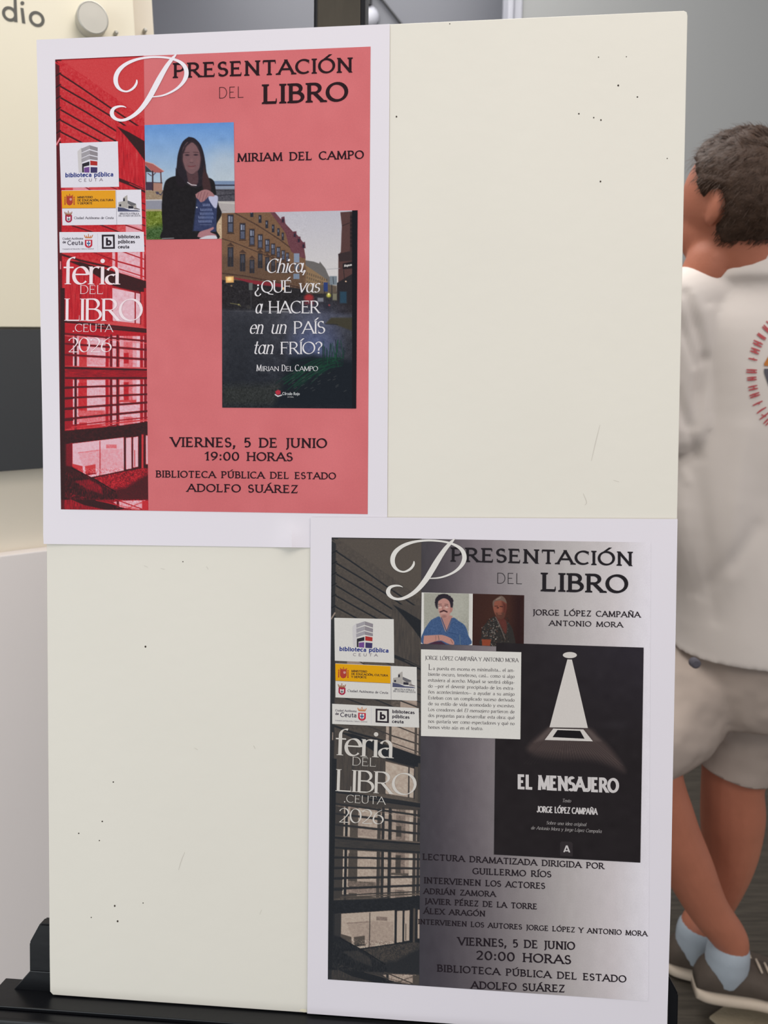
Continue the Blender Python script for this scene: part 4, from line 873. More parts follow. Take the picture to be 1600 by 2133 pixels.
c.poly(PX((1285, 60), (1420, 50), (1420, 1160), (1240, 1110), (1262, 900), (1265, 500), (1290, 470), (1300, 200)), (84, 58, 56), 1.4); c.poly(PX((1262, 490), (1430, 450), (1430, 560), (1275, 570)), (54, 42, 44)); c.rect(*X(1385, 60), *X(1420, 470), (58, 42, 44)); [c.ell(*X(1398, y_), 2.4, 3.4, (38, 28, 32)) for y_ in range(110, 430, 42)]; c.poly(PX((1310, 590), (1420, 565), (1420, 640), (1310, 650)), (36, 30, 34)); c.poly(PX((1250, 790), (1420, 690), (1420, 1160), (1240, 1120)), (40, 36, 40)); c.rect(*X(1280, 880), *X(1350, 1000), (40, 66, 84), blur=3); c.line(PX((1320, 660), (1330, 780)), 1.4, (40, 34, 36)); c.ell(*X(1342, 775), 1.6, 1.4, (226, 190, 160)); c.line(PX((1305, 200), (1380, 170)), 1.5, (50, 38, 40))
c.poly(PX((55, 760), (400, 770), (800, 840), (930, 860), (1250, 880), (1250, 1120), (700, 1080), (55, 1080)), (38, 35, 38), 2); c.noise(7, 2, (463, 585, 700, 645))
c.poly(PX((930, 840), (1150, 800), (1250, 820), (1250, 900), (930, 900)), (96, 84, 72), 4)
c.poly(PX((185, 735), (420, 768), (680, 800), (680, 835), (400, 805), (190, 745)), (130, 42, 52), 1.6); c.poly(PX((98, 725), (182, 722), (184, 786), (102, 790)), (226, 172, 104), 2); c.ell(*X(140, 750), 5, 4, (255, 222, 150), 4); c.ell(*X(697, 848), 3.2, 3, (230, 180, 130), 3); c.rect(*X(340, 790), *X(378, 865), (96, 100, 98)); c.line(PX((362, 865), (362, 1050)), 1, (70, 70, 74)); c.line(PX((150, 1000), (240, 1015), (255, 1030)), 1.6, (110, 104, 70)); c.ell(*X(235, 1015), 2, 1.6, (160, 150, 90)); c.ell(*X(335, 1040), 4.2, 4.2, (70, 66, 62), 1.2, .6); c.ell(*X(160, 820), 2, 2, (120, 100, 80))
c.ell(*X(960, 945), 9.5, 7.5, (160, 44, 44), 5); c.rect(*X(915, 970), *X(1010, 1015), (120, 34, 38), blur=4, alpha=.8); c.rect(*X(1112, 785), *X(1155, 880), (44, 60, 112)); c.line(PX((1120, 870), (1130, 1000)), 1.6, (46, 44, 48)); c.ell(*X(1165, 920), 4.5, 4, (196, 190, 80), 4); c.ell(*X(1165, 905), 2, 2, (250, 240, 160), 2); c.poly(PX((1105, 1010), (1150, 990), (1185, 1050), (1185, 1100), (1110, 1100)), (26, 24, 28), 1.6); c.ell(*X(1170, 1020), 2, 2, (150, 50, 46), 1.5); c.line(PX((1195, 730), (1200, 1130)), 1.8, (44, 42, 46)); c.rect(*X(1175, 720), *X(1250, 810), (116, 126, 134), blur=2); c.line(PX((1210, 730), (1215, 800)), 1.4, (60, 66, 72)); c.rect(*X(1205, 900), *X(1250, 970), (120, 116, 96), blur=2.5); c.line(PX((1140, 650), (1280, 640)), .8, (150, 150, 155)); c.rect(*X(1050, 945), *X(1110, 985), (130, 130, 134), blur=2)
# wet street
sl = c.win(460, 634, 746, 852); t = np.clip((c.Y[sl] - 640) / 210, 0, 1)[..., None]
st_ = np.array([66, 66, 74.]) * (1 - t) + np.array([26, 30, 38.]) * t
a_ = np.clip((c.Y[sl] - (640 + (c.X[sl] - 462) * .035)) / 8, 0, 1)[..., None]; c.img[sl] = c.img[sl] * (1 - a_) + st_ * a_
c.ell(660, 670, 48, 34, (84, 88, 110), 50, .75); c.ell(655, 722, 42, 34, (88, 98, 138), 45, .8); c.noise(6, 1.2, (463, 640, 735, 850)); c.noise(5, 6, (463, 640, 735, 850)); c.poly(PX((55, 1080), (500, 1100), (350, 2050), (55, 2050)), (34, 36, 42), 60, .6)
c.poly(PX((1190, 1150), (1420, 1150), (1420, 1290), (1230, 1220), (1130, 1210)), (62, 58, 46), 4); c.line(PX((1130, 1215), (1260, 1220)), 1, (26, 26, 30)); c.poly(PX((55, 1850), (500, 1840), (760, 1800), (760, 2060), (55, 2060)), (50, 52, 48), 20, .7); c.noise(7, 2, (463, 800, 600, 849))
c.poly(PX((760, 1560), (1000, 1530), (1200, 1580), (1430, 1600), (1430, 2070), (600, 2070), (680, 1850)), (22, 28, 36), 14)
rr = random.Random(3)
for i in range(90):
    a = math.radians(rr.uniform(150, 215) if i < 64 else rr.uniform(60, 130)); L_ = rr.uniform(28, 98) if i < 64 else rr.uniform(14, 44)
    x_, y_ = X(rr.uniform(1080, 1330), rr.uniform(1560, 1660)); pts = [(x_ + L_ * t_ * math.cos(a), y_ - L_ * t_ * math.sin(a) * .5 + L_ * .42 * t_ * t_) for t_ in (0, .33, .66, 1)] if i < 64 else [(x_, y_), (x_ + L_ * .3 * math.cos(a), y_ - L_ * math.sin(a))]
    c.line(pts, rr.uniform(.8, 1.8), rr.choice([(18, 58, 44), (24, 70, 50), (16, 44, 40), (22, 34, 36)]), 1.4, .85)
for i in range(26):
    x_, y_ = X(rr.uniform(800, 1350), rr.uniform(1700, 1900)); c.line([(x_, y_), (x_ - 5, y_ + 2.6)], 1.1, (92, 92, 88), 1.4, .55)
c.rect(733.5, 430, 750, 856, (20, 20, 27), blur=1.4); c.noise(2, 1)
c.poly(PX((612, 1912), (640, 1895), (668, 1905), (668, 1935), (640, 1950), (620, 1940)), (176, 46, 62), 1.4); c.line(PX((612, 1945), (640, 1962), (678, 1950)), 2.2, (226, 220, 222))
cover1 = c.build('book_cover', poster1, H1 + .00042)
CI = (222, 218, 220)
for a, k_ in ((('Chica,', 'cover', 554, 637, 568.5, 567.5, 29.5), dict(slant=.24, bold=.85)), (('¿QUÉ', 'cover', 530.5, 608, 609.8, 609.3, 25.5), {}), (('vas', 'cover', 621, 665, 609.4, 609.2, 29), dict(slant=.22, bold=.8)),
              (('a', 'cover', 531, 544.5, 653, 653, 30), dict(slant=.22, bold=.8)), (('HACER', 'cover', 559.5, 666.5, 653, 652.3, 26), {}), (('en', 'cover', 519.5, 547, 695.3, 695.3, 29), dict(slant=.22, bold=.8)), (('un', 'cover', 563, 595.5, 695.3, 695, 29), dict(slant=.22, bold=.8)),
              (('PAÍS', 'cover', 611.5, 677, 695.3, 694.8, 26), {}), (('tan', 'cover', 526, 568.5, 737.5, 737.3, 29), dict(slant=.22, bold=.8)), (('FRÍO?', 'cover', 584, 671.5, 737.8, 737.2, 25.5), {}),
              (('M', 'cover', 534.5, 545, 773, 773, 13.3), {}), (('IRIAN', 'cover', 546.5, 581.5, 773, 773, 10), {}), (('D', 'cover', 587, 594.5, 773, 773, 13.3), {}), (('EL', 'cover', 596, 611, 773, 773, 10), {}), (('C', 'cover', 615, 622.5, 773, 773, 13.3), {}), (('AMPO', 'cover', 624, 662, 773, 772.8, 10), {})):
    line(cover1, H1, CI, *a, name='title_lettering', lift=.00055, **k_)
line(cover1, H1, (196, 198, 200), 'Círculo Rojo', 'sans', 588.5, 624, 823, 823.3, 6.2, name='imprint_lettering', lift=.00055)
line(cover1, H1, (180, 180, 182), 'EDITORIAL', 'sans', 599, 612, 828, 828, 2.2, name='imprint_lettering', lift=.00055)
line(cover1, H1, (206, 200, 196), 'Magnum', 'body', 717, 733, 556, 553.5, 5, name='shop_sign_lettering', lift=.00055, bold=1.4)

# ---- two portraits on the grey poster
X = lambda x, y: (870 + x / 6.957, 1225 + y / 6.957)
c = Canvas([(878.5, 1234), (985, 1236.7), (984, 1344), (877, 1341)], 150, 150, (216, 212, 206))
c.poly(PX((92, 70), (746, 82), (740, 828), (92, 812)), (160, 158, 146), 1.2); c.ell(*X(560, 250), 26, 34, (178, 176, 164), 30, .6); c.noise(3, 3, (883, 1236, 976, 1342))
c.spoly(PX((92, 610), (180, 480), (250, 435), (330, 425), (415, 640), (500, 435), (600, 480), (690, 550), (735, 680), (740, 828), (92, 820)), (64, 88, 126), 1.4); c.noise(6, 2, (884, 1290, 975, 1340))
c.spoly(PX((330, 400), (490, 400), (495, 450), (420, 630), (350, 480)), (176, 128, 118), 1.4)
c.spoly(PX((300, 100), (400, 85), (480, 130), (515, 220), (500, 300), (480, 330), (460, 200), (380, 150), (300, 200), (290, 300), (262, 270), (255, 200)), (44, 38, 46), 1.8)
for i in range(22): a = math.radians(rr.uniform(170, 370)); c.ell(*X(385 + 120 * math.cos(a), 200 + 100 * math.sin(a)), 2.2, 2.2, (40, 34, 42), 1.4, .9)
c.spoly(PX((300, 190), (380, 150), (455, 190), (480, 300), (465, 390), (410, 440), (345, 415), (305, 330)), (184, 136, 126), 1.6); c.spoly(PX((470, 280), (510, 290), (495, 345), (468, 350)), (170, 120, 110), 1.2)
c.line(PX((330, 345), (380, 325), (425, 345)), 3, (70, 42, 44)); c.line(PX((345, 362), (410, 360)), 1.8, (196, 160, 150)); c.line(PX((310, 262), (345, 258)), 1.6, (90, 60, 62)); c.line(PX((395, 255), (440, 262)), 1.6, (90, 60, 62)); c.ell(*X(328, 278), 3, 2.6, (206, 176, 164), 1.2, .8); c.ell(*X(420, 278), 3, 2.6, (206, 176, 164), 1.2, .8); c.line(PX((370, 260), (360, 315)), 1.4, (150, 100, 92)); c.ell(*X(385, 410), 5, 3, (120, 84, 80), 3, .5); c.line(PX((300, 235), (345, 232)), 1.2, (90, 64, 60)); c.line(PX((395, 232), (440, 238)), 1.2, (90, 64, 60))
c.spoly(PX((92, 690), (250, 680), (360, 680), (470, 720), (525, 770), (520, 828), (430, 800), (330, 760), (200, 790), (92, 815)), (184, 134, 122), 1.4); c.poly(PX((150, 815), (250, 775), (340, 770), (430, 828)), (70, 42, 60), 1.5); c.line(PX((300, 690), (310, 750)), 1.2, (110, 90, 80)); c.line(PX((265, 690), (262, 760)), 1, (140, 100, 90)); c.line(PX((480, 745), (510, 800)), 1, (120, 80, 74)); c.line(PX((440, 640), (560, 670)), 1.2, (50, 72, 108)); c.line(PX((345, 430), (420, 630), (495, 440)), 1.6, (50, 72, 108)); c.line(PX((610, 680), (620, 820)), 2, (84, 106, 128))
c.noise(2, 1); c.build('portrait_picture', poster2, H2 + .0003)
c = Canvas([(985, 1236.7), (1092, 1240), (1091, 1349), (984, 1344)], 150, 150, (56, 32, 28))
c.ell(*X(1180, 350), 40, 44, (66, 40, 32), 50, .8); c.poly(PX((1400, 95), (1545, 100), (1545, 860), (1380, 860)), (44, 24, 24), 20)
c.spoly(PX((1100, 410), (1190, 440), (1260, 460), (1340, 530), (1390, 650), (1380, 860), (925, 830), (925, 700), (935, 590), (1000, 500)), (48, 44, 42), 1.6)
for i in range(340):
    x_, y_ = rr.uniform(930, 1320), rr.uniform(440, 840); k_ = 1 if x_ < 1180 else .55
    if x_ < 1010 and y_ < 560: continue
    cc = rr.choice([(160, 150, 140), (120, 108, 98), (38, 40, 40), (30, 34, 34), (110, 70, 54), (170, 160, 150)]); c.ell(*X(x_, y_), rr.uniform(.5, 1.3), rr.uniform(.5, 1.2), [v * k_ for v in cc], 1.2, .75)
c.spoly(PX((1130, 410), (1240, 440), (1290, 500), (1290, 640), (1260, 650), (1190, 520)), (92, 48, 42), 3); c.line(PX((1130, 420), (1190, 540), (1270, 740)), 1.6, (120, 108, 100), 1.4, .8)
c.spoly(PX((1150, 150), (1215, 120), (1270, 160), (1290, 250), (1280, 330), (1250, 430), (1190, 440), (1130, 390), (1095, 290), (1100, 200)), (136, 80, 64), 2)
c.spoly(PX((1225, 190), (1290, 240), (1285, 330), (1250, 440), (1200, 440), (1235, 330)), (84, 42, 36), 6, .9)
c.spoly(PX((1130, 350), (1190, 365), (1250, 350), (1260, 410), (1200, 450), (1150, 420)), (88, 56, 46), 3, .9); c.line(PX((1165, 375), (1215, 378)), 1.2, (150, 90, 74)); c.line(PX((1120, 262), (1160, 262)), 1.6, (70, 38, 34)); c.line(PX((1195, 265), (1230, 270)), 1.6, (50, 28, 28)); c.ell(*X(1165, 285), 2.6, 1.2, (54, 30, 28)); c.line(PX((1185, 280), (1180, 330)), 1.6, (160, 92, 70), 2, .7)
c.spoly(PX((1090, 250), (1092, 190), (1140, 150), (1170, 130), (1215, 112), (1265, 150), (1290, 220), (1240, 190), (1180, 180), (1115, 200), (1105, 270)), (108, 90, 80), 2); c.line(PX((1140, 165), (1200, 140)), 1.5, (160, 140, 126), 1.4, .8)
c.poly(PX((930, 740), (1065, 745), (1050, 840), (935, 835)), (138, 66, 44), 2); c.noise(2, 1); c.build('portrait_picture', poster2, H2 + .0003)

# ---- text card of the grey poster
B = Batch(); B.poly([(877, 1352.5), (1086, 1358.5), (1084, 1540), (877, 1533)]); tcard = B.build('text_card', ink((219, 215, 208)), poster2, H2 + .00062)
line(tcard, H2, (66, 58, 64), 'JORGE LÓPEZ CAMPAÑA Y ANTONIO MORA', 'body', 885.5, 1080, 1374, 1379.5, 8.2, lift=.00072, bold=.95)
BL = ['La puesta en escena es minimalista... el am-', 'biente oscuro, tenebroso, casi... como si algo', 'estuviera al acecho. Miguel se sentirá obliga-', 'do —por el devenir precipitado de los extra-', 'ños acontecimientos— a ayudar a su amigo',
      'Esteban con un complicado suceso derivado', 'de su estilo de vida acomodado y excesivo.', 'Los creadores del _El mensajero_ partieron de', 'dos preguntas para desarrollar esta obra: qué', 'nos gustaría ver como espectadores y qué no', 'hemos visto aún en el teatro.']
for i, s_ in enumerate(BL):
    y = 1395.3 + i * 12.25; x1 = 1072 if i < 10 else 1006
    if i == 0:
        line(tcard, H2, (72, 64, 68), 'L', 'body', 893, 900, y, y, 12, lift=.00072); line(tcard, H2, (72, 64, 68), s_[1:], 'body', 902, 1072, y + .3, y + 4.5, 7, lift=.00072, seg=8)
    else: line(tcard, H2, (72, 64, 68), s_, 'body', 892, x1, y, y + 5 * (x1 - 892) / 180, 7, lift=.00072, seg=8)

# ---- cover picture of the grey poster
c = Canvas([(1034, 1339), (1341, 1349), (1334, 1797), (1029, 1780)], 200, 290, (36, 31, 33))
t = np.clip((c.X - 1034) / 300, 0, 1)[..., None]; q_ = np.clip((1560 - c.Y) / 200, 0, 1)[..., None]
c.img = c.img + t * q_ * np.array([9, 9, 14.]); c.noise(1.5, 10)
X = lambda x, y: (1000 + x / 4.103, 1300 + y / 4.103)
c.spoly(PX((590, 885), (920, 890), (1010, 960), (1130, 1080), (1240, 1270), (1000, 1180), (740, 1170), (520, 1150), (400, 1060)), (74, 62, 60), 12, .9)
for i in range(60):
    a = i / 59; x0_, x1_ = 560 + a * 400, 360 + a * 860; c.line(PX((x0_, 990), (x1_, 1180 + 50 * abs(a - .4))), .8, (112, 98, 92) if i % 2 else (40, 34, 36), 1.2, .38)
c.poly(PX((590, 882), (640, 885), (545, 990), (460, 1010)), (100, 88, 84), 6, .6); c.poly(PX((890, 890), (925, 890), (1040, 1000), (970, 1000)), (100, 88, 84), 6, .6)
c.ell(*X(1160, 860), 24, 7, (62, 58, 64), 14, .25); c.spoly(PX((380, 1100), (640, 1130), (1000, 1160), (1250, 1300), (800, 1260), (350, 1200)), (36, 31, 33), 22, .8)
cover2 = c.build('book_cover', poster2, H2 + .00042)
def bt2(fn, name, rgb, lift=.00055, parent=None): B = Batch(); fn(B); return B.build(name, ink(rgb), parent or cover2, H2 + lift)
LI = (208, 201, 195)
bt2(lambda B: (B.disc(*X(768, 265), 14.6, 6.4, 28), B.poly(PX((747, 301), (786, 303), (922, 888), (594, 882)))), 'lamp_beam', LI)
bt2(lambda B: B.poly(PX((626, 893), (884, 900), (965, 1002), (553, 990))), 'light_patch', LI)
bt2(lambda B: B.poly(PX((662, 905), (856, 912), (894, 980), (620, 966))), 'dark_opening', (26, 22, 25), .00062)
CB = (204, 198, 196)
line(cover2, H2, CB, 'EL MENSAJERO', 'cond', 1079.5, 1287, 1643.8, 1652, 31, name='title_lettering', lift=.00055)
line(cover2, H2, CB, 'JORGE LÓPEZ CAMPAÑA', 'cond', 1119, 1244, 1692.3, 1697.3, 13.5, name='author_lettering', lift=.00055, bold=.85)
IT = (160, 154, 152)
line(cover2, H2, IT, 'Texto', 'body', 1171, 1189, 1671, 1671.7, 7.2, slant=.22, name='small_lettering', lift=.00055)
line(cover2, H2, IT, 'Sobre una idea original', 'body', 1138, 1221, 1717, 1721, 7, slant=.22, name='small_lettering', lift=.00055)
line(cover2, H2, IT, 'de Antonio Mora y Jorge López Campaña', 'body', 1106, 1253, 1727.5, 1735, 7, slant=.22, name='small_lettering', lift=.00055)
bt2(lambda B: B.poly([(1170, 1752.5), (1190, 1753.5), (1193, 1757), (1193, 1784), (1167, 1782.5), (1167, 1756)]), 'imprint_tile', (50, 44, 46), .0005)
bt2(lambda B: (B.poly([(1179, 1761), (1182.5, 1761), (1188, 1775.5), (1184.8, 1775.5)]), B.poly([(1179, 1761), (1182.3, 1761), (1176.6, 1775), (1173.5, 1775)]), B.poly([(1176, 1771), (1185.5, 1771), (1186, 1773.4), (1175, 1773.2)])), 'imprint_letter', (200, 194, 192), .00058)

# ================================================================== PERSON
def tube_mesh(V, F, pts, rad, seg=18, squash=None):
    """tube through pts with radii, rounded ends, appended to V, F"""
    P = catmull([(*p, r) for p, r in zip(pts, rad)], 5); P = [(Vector(p[:3]), max(p[3], .003)) for p in P]
    d0 = (P[1][0] - P[0][0]).normalized(); d1 = (P[-1][0] - P[-2][0]).normalized()
    cap0 = [(P[0][0] - d0 * P[0][1] * math.sin(a), P[0][1] * math.cos(a)) for a in (1.45, 1.1, .7, .35)]
    cap1 = [(P[-1][0] + d1 * P[-1][1] * math.sin(a), P[-1][1] * math.cos(a)) for a in (.35, .7, 1.1, 1.45)]
    P = cap0 + P + cap1; base = len(V); a_ = d0.orthogonal().normalized()
    for i, (p, r) in enumerate(P):
        d = (P[min(i + 1, len(P) - 1)][0] - P[max(i - 1, 0)][0]).normalized()
        a_ = (a_ - d * a_.dot(d)).normalized(); b_ = d.cross(a_)
        for k_ in range(seg):
            t_ = 2 * math.pi * k_ / seg; V.append(p + (a_ * math.cos(t_) + b_ * math.sin(t_)) * r)
    n_ = len(P)
    for i in range(n_ - 1):
        for k_ in range(seg):
            j = (k_ + 1) % seg; F.append((base + i * seg + k_, base + i * seg + j, base + (i + 1) * seg + j, base + (i + 1) * seg + k_))
    F.append(tuple(base + k_ for k_ in range(seg - 1, -1, -1))); F.append(tuple(base + (n_ - 1) * seg + k_ for k_ in range(seg)))
def rings_mesh(V, F, rings, seg=40):
    """loft of horizontal ellipses (cx,cy,z,rx,ry,yaw)"""
    R_ = catmull(rings, 5); base = len(V)
    for cx, cy, z, rx, ry, yaw in R_:
        for k_ in range(seg):
            t_ = 2 * math.pi * k_ / seg; x, y = rx * math.cos(t_), ry * math.sin(t_)
            x = math.copysign(abs(x / rx) ** .88 * rx, x) if rx else 0
            V.append(Vector((cx + x * math.cos(yaw) - y * math.sin(yaw), cy + x * math.sin(yaw) + y * math.cos(yaw), z)))
    for i in range(len(R_) - 1):
        for k_ in range(seg): j = (k_ + 1) % seg; F.append((base + i * seg + k_, base + i * seg + j, base + (i + 1) * seg + j, base + (i + 1) * seg + k_))
    F.append(tuple(base + k_ for k_ in range(seg - 1, -1, -1))); F.append(tuple(base + (len(R_) - 1) * seg + k_ for k_ in range(seg)))
def ellipsoid(V, F, c, ax, r, seg=28, rows=18):
    base = len(V)
    for i in range(rows + 1):
        ph = math.pi * (i + .001) / (rows + .002)
        for k_ in range(seg):
            t_ = 2 * math.pi * k_ / seg
            V.append(c + ax[0] * r[0] * math.sin(ph) * math.cos(t_) + ax[1] * r[1] * math.sin(ph) * math.sin(t_) + ax[2] * r[2] * math.cos(ph))
    for i in range(rows):
        for k_ in range(seg): j = (k_ + 1) % seg; F.append((base + i * seg + k_, base + (i + 1) * seg + k_, base + (i + 1) * seg + j, base + i * seg + j))
    F.append(tuple(base + k_ for k_ in range(seg))); F.append(tuple(base + rows * seg + k_ for k_ in range(seg - 1, -1, -1)))
def organic(name, V, F, m, parent, voxel=.006, smooth=6):
    o = obj(name, V, F, m, parent, True)
    bm = bmesh.new(); bm.from_mesh(o.data); bmesh.ops.recalc_face_normals(bm, faces=bm.faces); bm.to_mesh(o.data); bm.free()
    r = o.modifiers.new('r', 'REMESH'); r.mode = 'VOXEL'; r.voxel_size = voxel; r.use_smooth_shade = True
    if smooth: q = o.modifiers.new('s', 'SMOOTH'); q.factor = .5; q.iterations = smooth
    return o
M_skin = mat('skin', (194, 122, 96), .5, .3, .12, 22, .0003, 200, k=.78)
M_hair = mat('dark_hair', (80, 59, 46), .6, .25, .4, 120, .001, 260, k=.62)
M_shirt = mat('white_cotton', (226, 217, 210), .8, .15, .02, 20, .0008, 14, k=.92)
M_short = mat('beige_cotton', (172, 158, 148), .8, .15, .05, 30, .001, 18, k=.95)
M_shoe = mat('brown_suede', (84, 74, 66), .7, .2, .15, 60, .0004, 200)
M_sole = mat('cream_rubber', (196, 180, 162), .6, .3, .04, 30)
M_sock = mat('pale_blue_sock', (166, 174, 182), .8, .15, .05, 60, .0004, 300)
M_redp = mat('red_print', (184, 84, 88), .7, .2); M_orp = mat('orange_print', (190, 120, 60), .7, .2); M_dkp = mat('dark_print', (92, 90, 98), .7, .2)
man = thing('person', 'person seen from behind in a white T-shirt, beige shorts and brown shoes, head turned away', 'person')
PY = 1.47
def PP(px, py, Y=PY): return Vector(at_y(px, py, Y))
hips = PP(1600, 1470); ankR = PP(1452, 1932, 1.478); kneR = PP(1527, 1622, 1.47); ankL = PP(1520, 1955, 1.36); kneL = PP(1352, 1585, 1.38)
hipR = PP(1575, 1430, 1.50); hipL = PP(1450, 1430, 1.47)
# (the far leg of the stride is hidden behind the board)
V, F = [], []
fdir = Vector((-.62, .785, 0)); sdir = Vector((-.785, -.62, 0)); upd = Vector((0, 0, 1))
HC = PP(1533, 410, 1.46)
ellipsoid(V, F, HC, (fdir, sdir, upd), (.097, .078, .100))
ellipsoid(V, F, HC + fdir * .030 - upd * .055, (fdir, sdir, upd), (.068, .058, .068))
ellipsoid(V, F, HC + fdir * .100 - upd * .018, (fdir, sdir, upd), (.020, .013, .024), 14, 10)
for sgn in (1, -1):
    ec = HC + sdir * sgn * .077 - fdir * .004 - upd * .028
    ellipsoid(V, F, ec, ((fdir * .35 + sdir * sgn * .9).normalized(), (fdir * -.9 + sdir * sgn * .35).normalized(), (upd - fdir * .15).normalized()), (.008, .017, .031), 18, 12)
    ellipsoid(V, F, HC + fdir * .082 + sdir * sgn * .032 - upd * .004, (fdir, sdir, upd), (.012, .017, .010), 12, 8)
ellipsoid(V, F, HC + fdir * .090 - upd * .066, (fdir, sdir, upd), (.012, .024, .008), 12, 8)
nb = PP(1578, 580, 1.475)
tube_mesh(V, F, [HC - upd * .04 - fdir * .01, (HC - upd * .1) * .6 + nb * .4, nb, nb - upd * .06], [.064, .064, .066, .07])
tube_mesh(V, F, [HC - upd * .09 + fdir * .03, PP(1480, 550, 1.46), PP(1440, 620, 1.47)], [.05, .045, .04])
SHL = PP(1420, 640, 1.46); SHR = PP(1815, 640, 1.50); tc_ = PP(1622, 800, 1.49)
rings_mesh(V, F, [(nb.x, nb.y, nb.z - .02, .07, .055, 0), (tc_.x, tc_.y, nb.z - .07, .165, .08, 0), (tc_.x, tc_.y, 1.28, .165, .10, 0), (tc_.x, tc_.y, 1.08, .15, .095, 0), (hips.x + .02, hips.y, .90, .155, .10, 0), (hips.x + .0, hips.y, .76, .15, .10, 0)])
def arm(sh, el, wr, side):
    tube_mesh(V, F, [sh - upd * .01, sh * .5 + el * .5, el], [.040, .042, .038]); tube_mesh(V, F, [el, el * .6 + wr * .4, wr], [.040, .038, .026])
    d = (wr - el).normalized(); a = Vector((0, 0, 1)); a = (a - d * a.dot(d)).normalized(); b = d.cross(a)
    pc = wr + d * .045; tube_mesh(V, F, [wr, wr + d * .03, wr + d * .075], [.024, .030, .030])
    for i, L_ in enumerate((.066, .075, .070, .054)):
        o_ = wr + d * .085 + a * (.030 - i * .020); c1 = (d + b * .25 * side).normalized(); c2 = (d + b * .9 * side).normalized()
        tube_mesh(V, F, [o_ - d * .02, o_ + c1 * L_ * .5, o_ + c1 * L_ * .5 + c2 * L_ * .5], [.0095, .009, .0075], 10)
    o_ = wr + d * .03 + a * .026; tube_mesh(V, F, [o_, o_ + (d + a * .9).normalized() * .035, o_ + (d + a * .9).normalized() * .035 + (d + a * .2).normalized() * .03], [.012, .011, .009], 10)
elL = PP(1425, 920, 1.47); elR = PP(1850, 960, 1.50)
arm(SHL, elL, PP(1290, 1010, 1.66), 1); arm(SHR, elR, PP(1860, 1230, 1.42), -1)
tube_mesh(V, F, [hipR, (hipR + kneR) / 2, kneR, PP(1526, 1700, 1.475), PP(1517, 1790, 1.48), PP(1488, 1880, 1.48), ankR, ankR - upd * .05], [.092, .085, .064, .066, .056, .042, .038, .036])
tube_mesh(V, F, [hipL, (hipL + kneL) / 2, kneL, PP(1386, 1710, 1.37), PP(1430, 1800, 1.365), PP(1474, 1890, 1.36), ankL, ankL - upd * .04], [.092, .082, .064, .060, .052, .042, .037, .036])
organic('body', V, F, M_skin, man, .0055, 5)
# hair: cap over the skull, pushed out where hair grows, plus short strands
rnd = random.Random(11); Vh, Fh = [], []
seg, rows = 72, 54
def hair_f(n_):
    f_, s_, u_ = n_.dot(fdir), n_.dot(sdir), n_.dot(upd)
    k1 = sm(.62, .40, f_ - max(0, u_) * .55)            # not on the face
    line_ = -.72 if f_ < -.12 else -.72 + (f_ + .12) * 2.3
    k2 = sm(line_ - .10, line_ + .05, u_ + .03)               # above the nape and around the ear
    e = max(0, 1 - math.hypot((f_ + .02) / .26, (u_ + .22) / .36))
    return max(0, min(k1, k2) - 2.5 * e * (abs(s_) > .5))
for i in range(rows + 1):
    ph = math.pi * i / rows
    for k_ in range(seg):
        t_ = 2 * math.pi * k_ / seg; n_ = fdir * math.sin(ph) * math.cos(t_) + sdir * math.sin(ph) * math.sin(t_) + upd * math.cos(ph)
        hf = hair_f(n_); nz_ = noise.noise(n_ * 9) * .006 + noise.noise(n_ * 26) * .003
        r_ = .93 + hf * .07
        p = HC + fdir * (.097 + (.013 + nz_) * hf) * n_.dot(fdir) * r_ + sdir * (.076 + (.012 + nz_) * hf) * n_.dot(sdir) * r_ + upd * (.100 + (.013 + nz_) * hf) * n_.dot(upd) * r_
        Vh.append(p)
for i in range(rows):
    for k_ in range(seg): j = (k_ + 1) % seg; Fh.append((i * seg + k_, (i + 1) * seg + k_, (i + 1) * seg + j, i * seg + j))
for _ in range(5200):
    n_ = Vector((rnd.gauss(0, 1), rnd.gauss(0, 1), rnd.gauss(0, 1))).normalized()
    if hair_f(n_) < .6: continue
    p = HC + fdir * .108 * n_.dot(fdir) + sdir * .087 * n_.dot(sdir) + upd * .112 * n_.dot(upd)
    fl_ = (fdir * .8 - upd * .9 + n_ * .1 if n_.dot(upd) < .55 else fdir * 1.0 + n_ * .25); d = fl_ - n_ * fl_.dot(n_); d = (d.normalized() + n_ * rnd.uniform(.05, .35) + Vector((rnd.gauss(0, .2), rnd.gauss(0, .2), rnd.gauss(0, .2)))).normalized()
    L_ = rnd.uniform(.012, .028) * (1.2 if n_.dot(upd) > .5 else .8); w_ = d.cross(n_).normalized() * .0007; b = len(Vh)
    Vh += [p - w_, p + w_, p + d * L_ * .6 + w_ * .7, p + d * L_ * .6 - w_ * .7, p + d * L_ - n_ * L_ * .12]; Fh += [(b, b + 1, b + 2, b + 3), (b + 3, b + 2, b + 4)]
obj('hair', Vh, Fh, M_hair, man, True)
# T-shirt
V, F = [], []
rings_mesh(V, F, [(nb.x - .012, nb.y - .002, nb.z + .034, .076, .068, 0), (nb.x - .005, nb.y, nb.z + .004, .105, .080, 0), (tc_.x - .015, tc_.y, nb.z - .022, .185, .085, .03), (tc_.x - .01, tc_.y, nb.z - .09, .215, .115, .03), (tc_.x, tc_.y, 1.28, .20, .13, .03), (tc_.x - .02, tc_.y, 1.10, .208, .125, .03), (hips.x - .005, hips.y, .93, .215, .13, 0), (hips.x + .0, hips.y, .83, .21, .14, 0), (hips.x + .0, hips.y, .803, .212, .142, 0)])
for a, b, in ((SHL, elL), (SHR, elR)):
    tube_mesh(V, F, [a * .74 + tc_ * .26 + upd * .060, a + upd * .006, a + (b - a) * .12, a + (b - a) * .5, a + (b - a) * .86], [.050, .066, .069, .068, .071], 24)
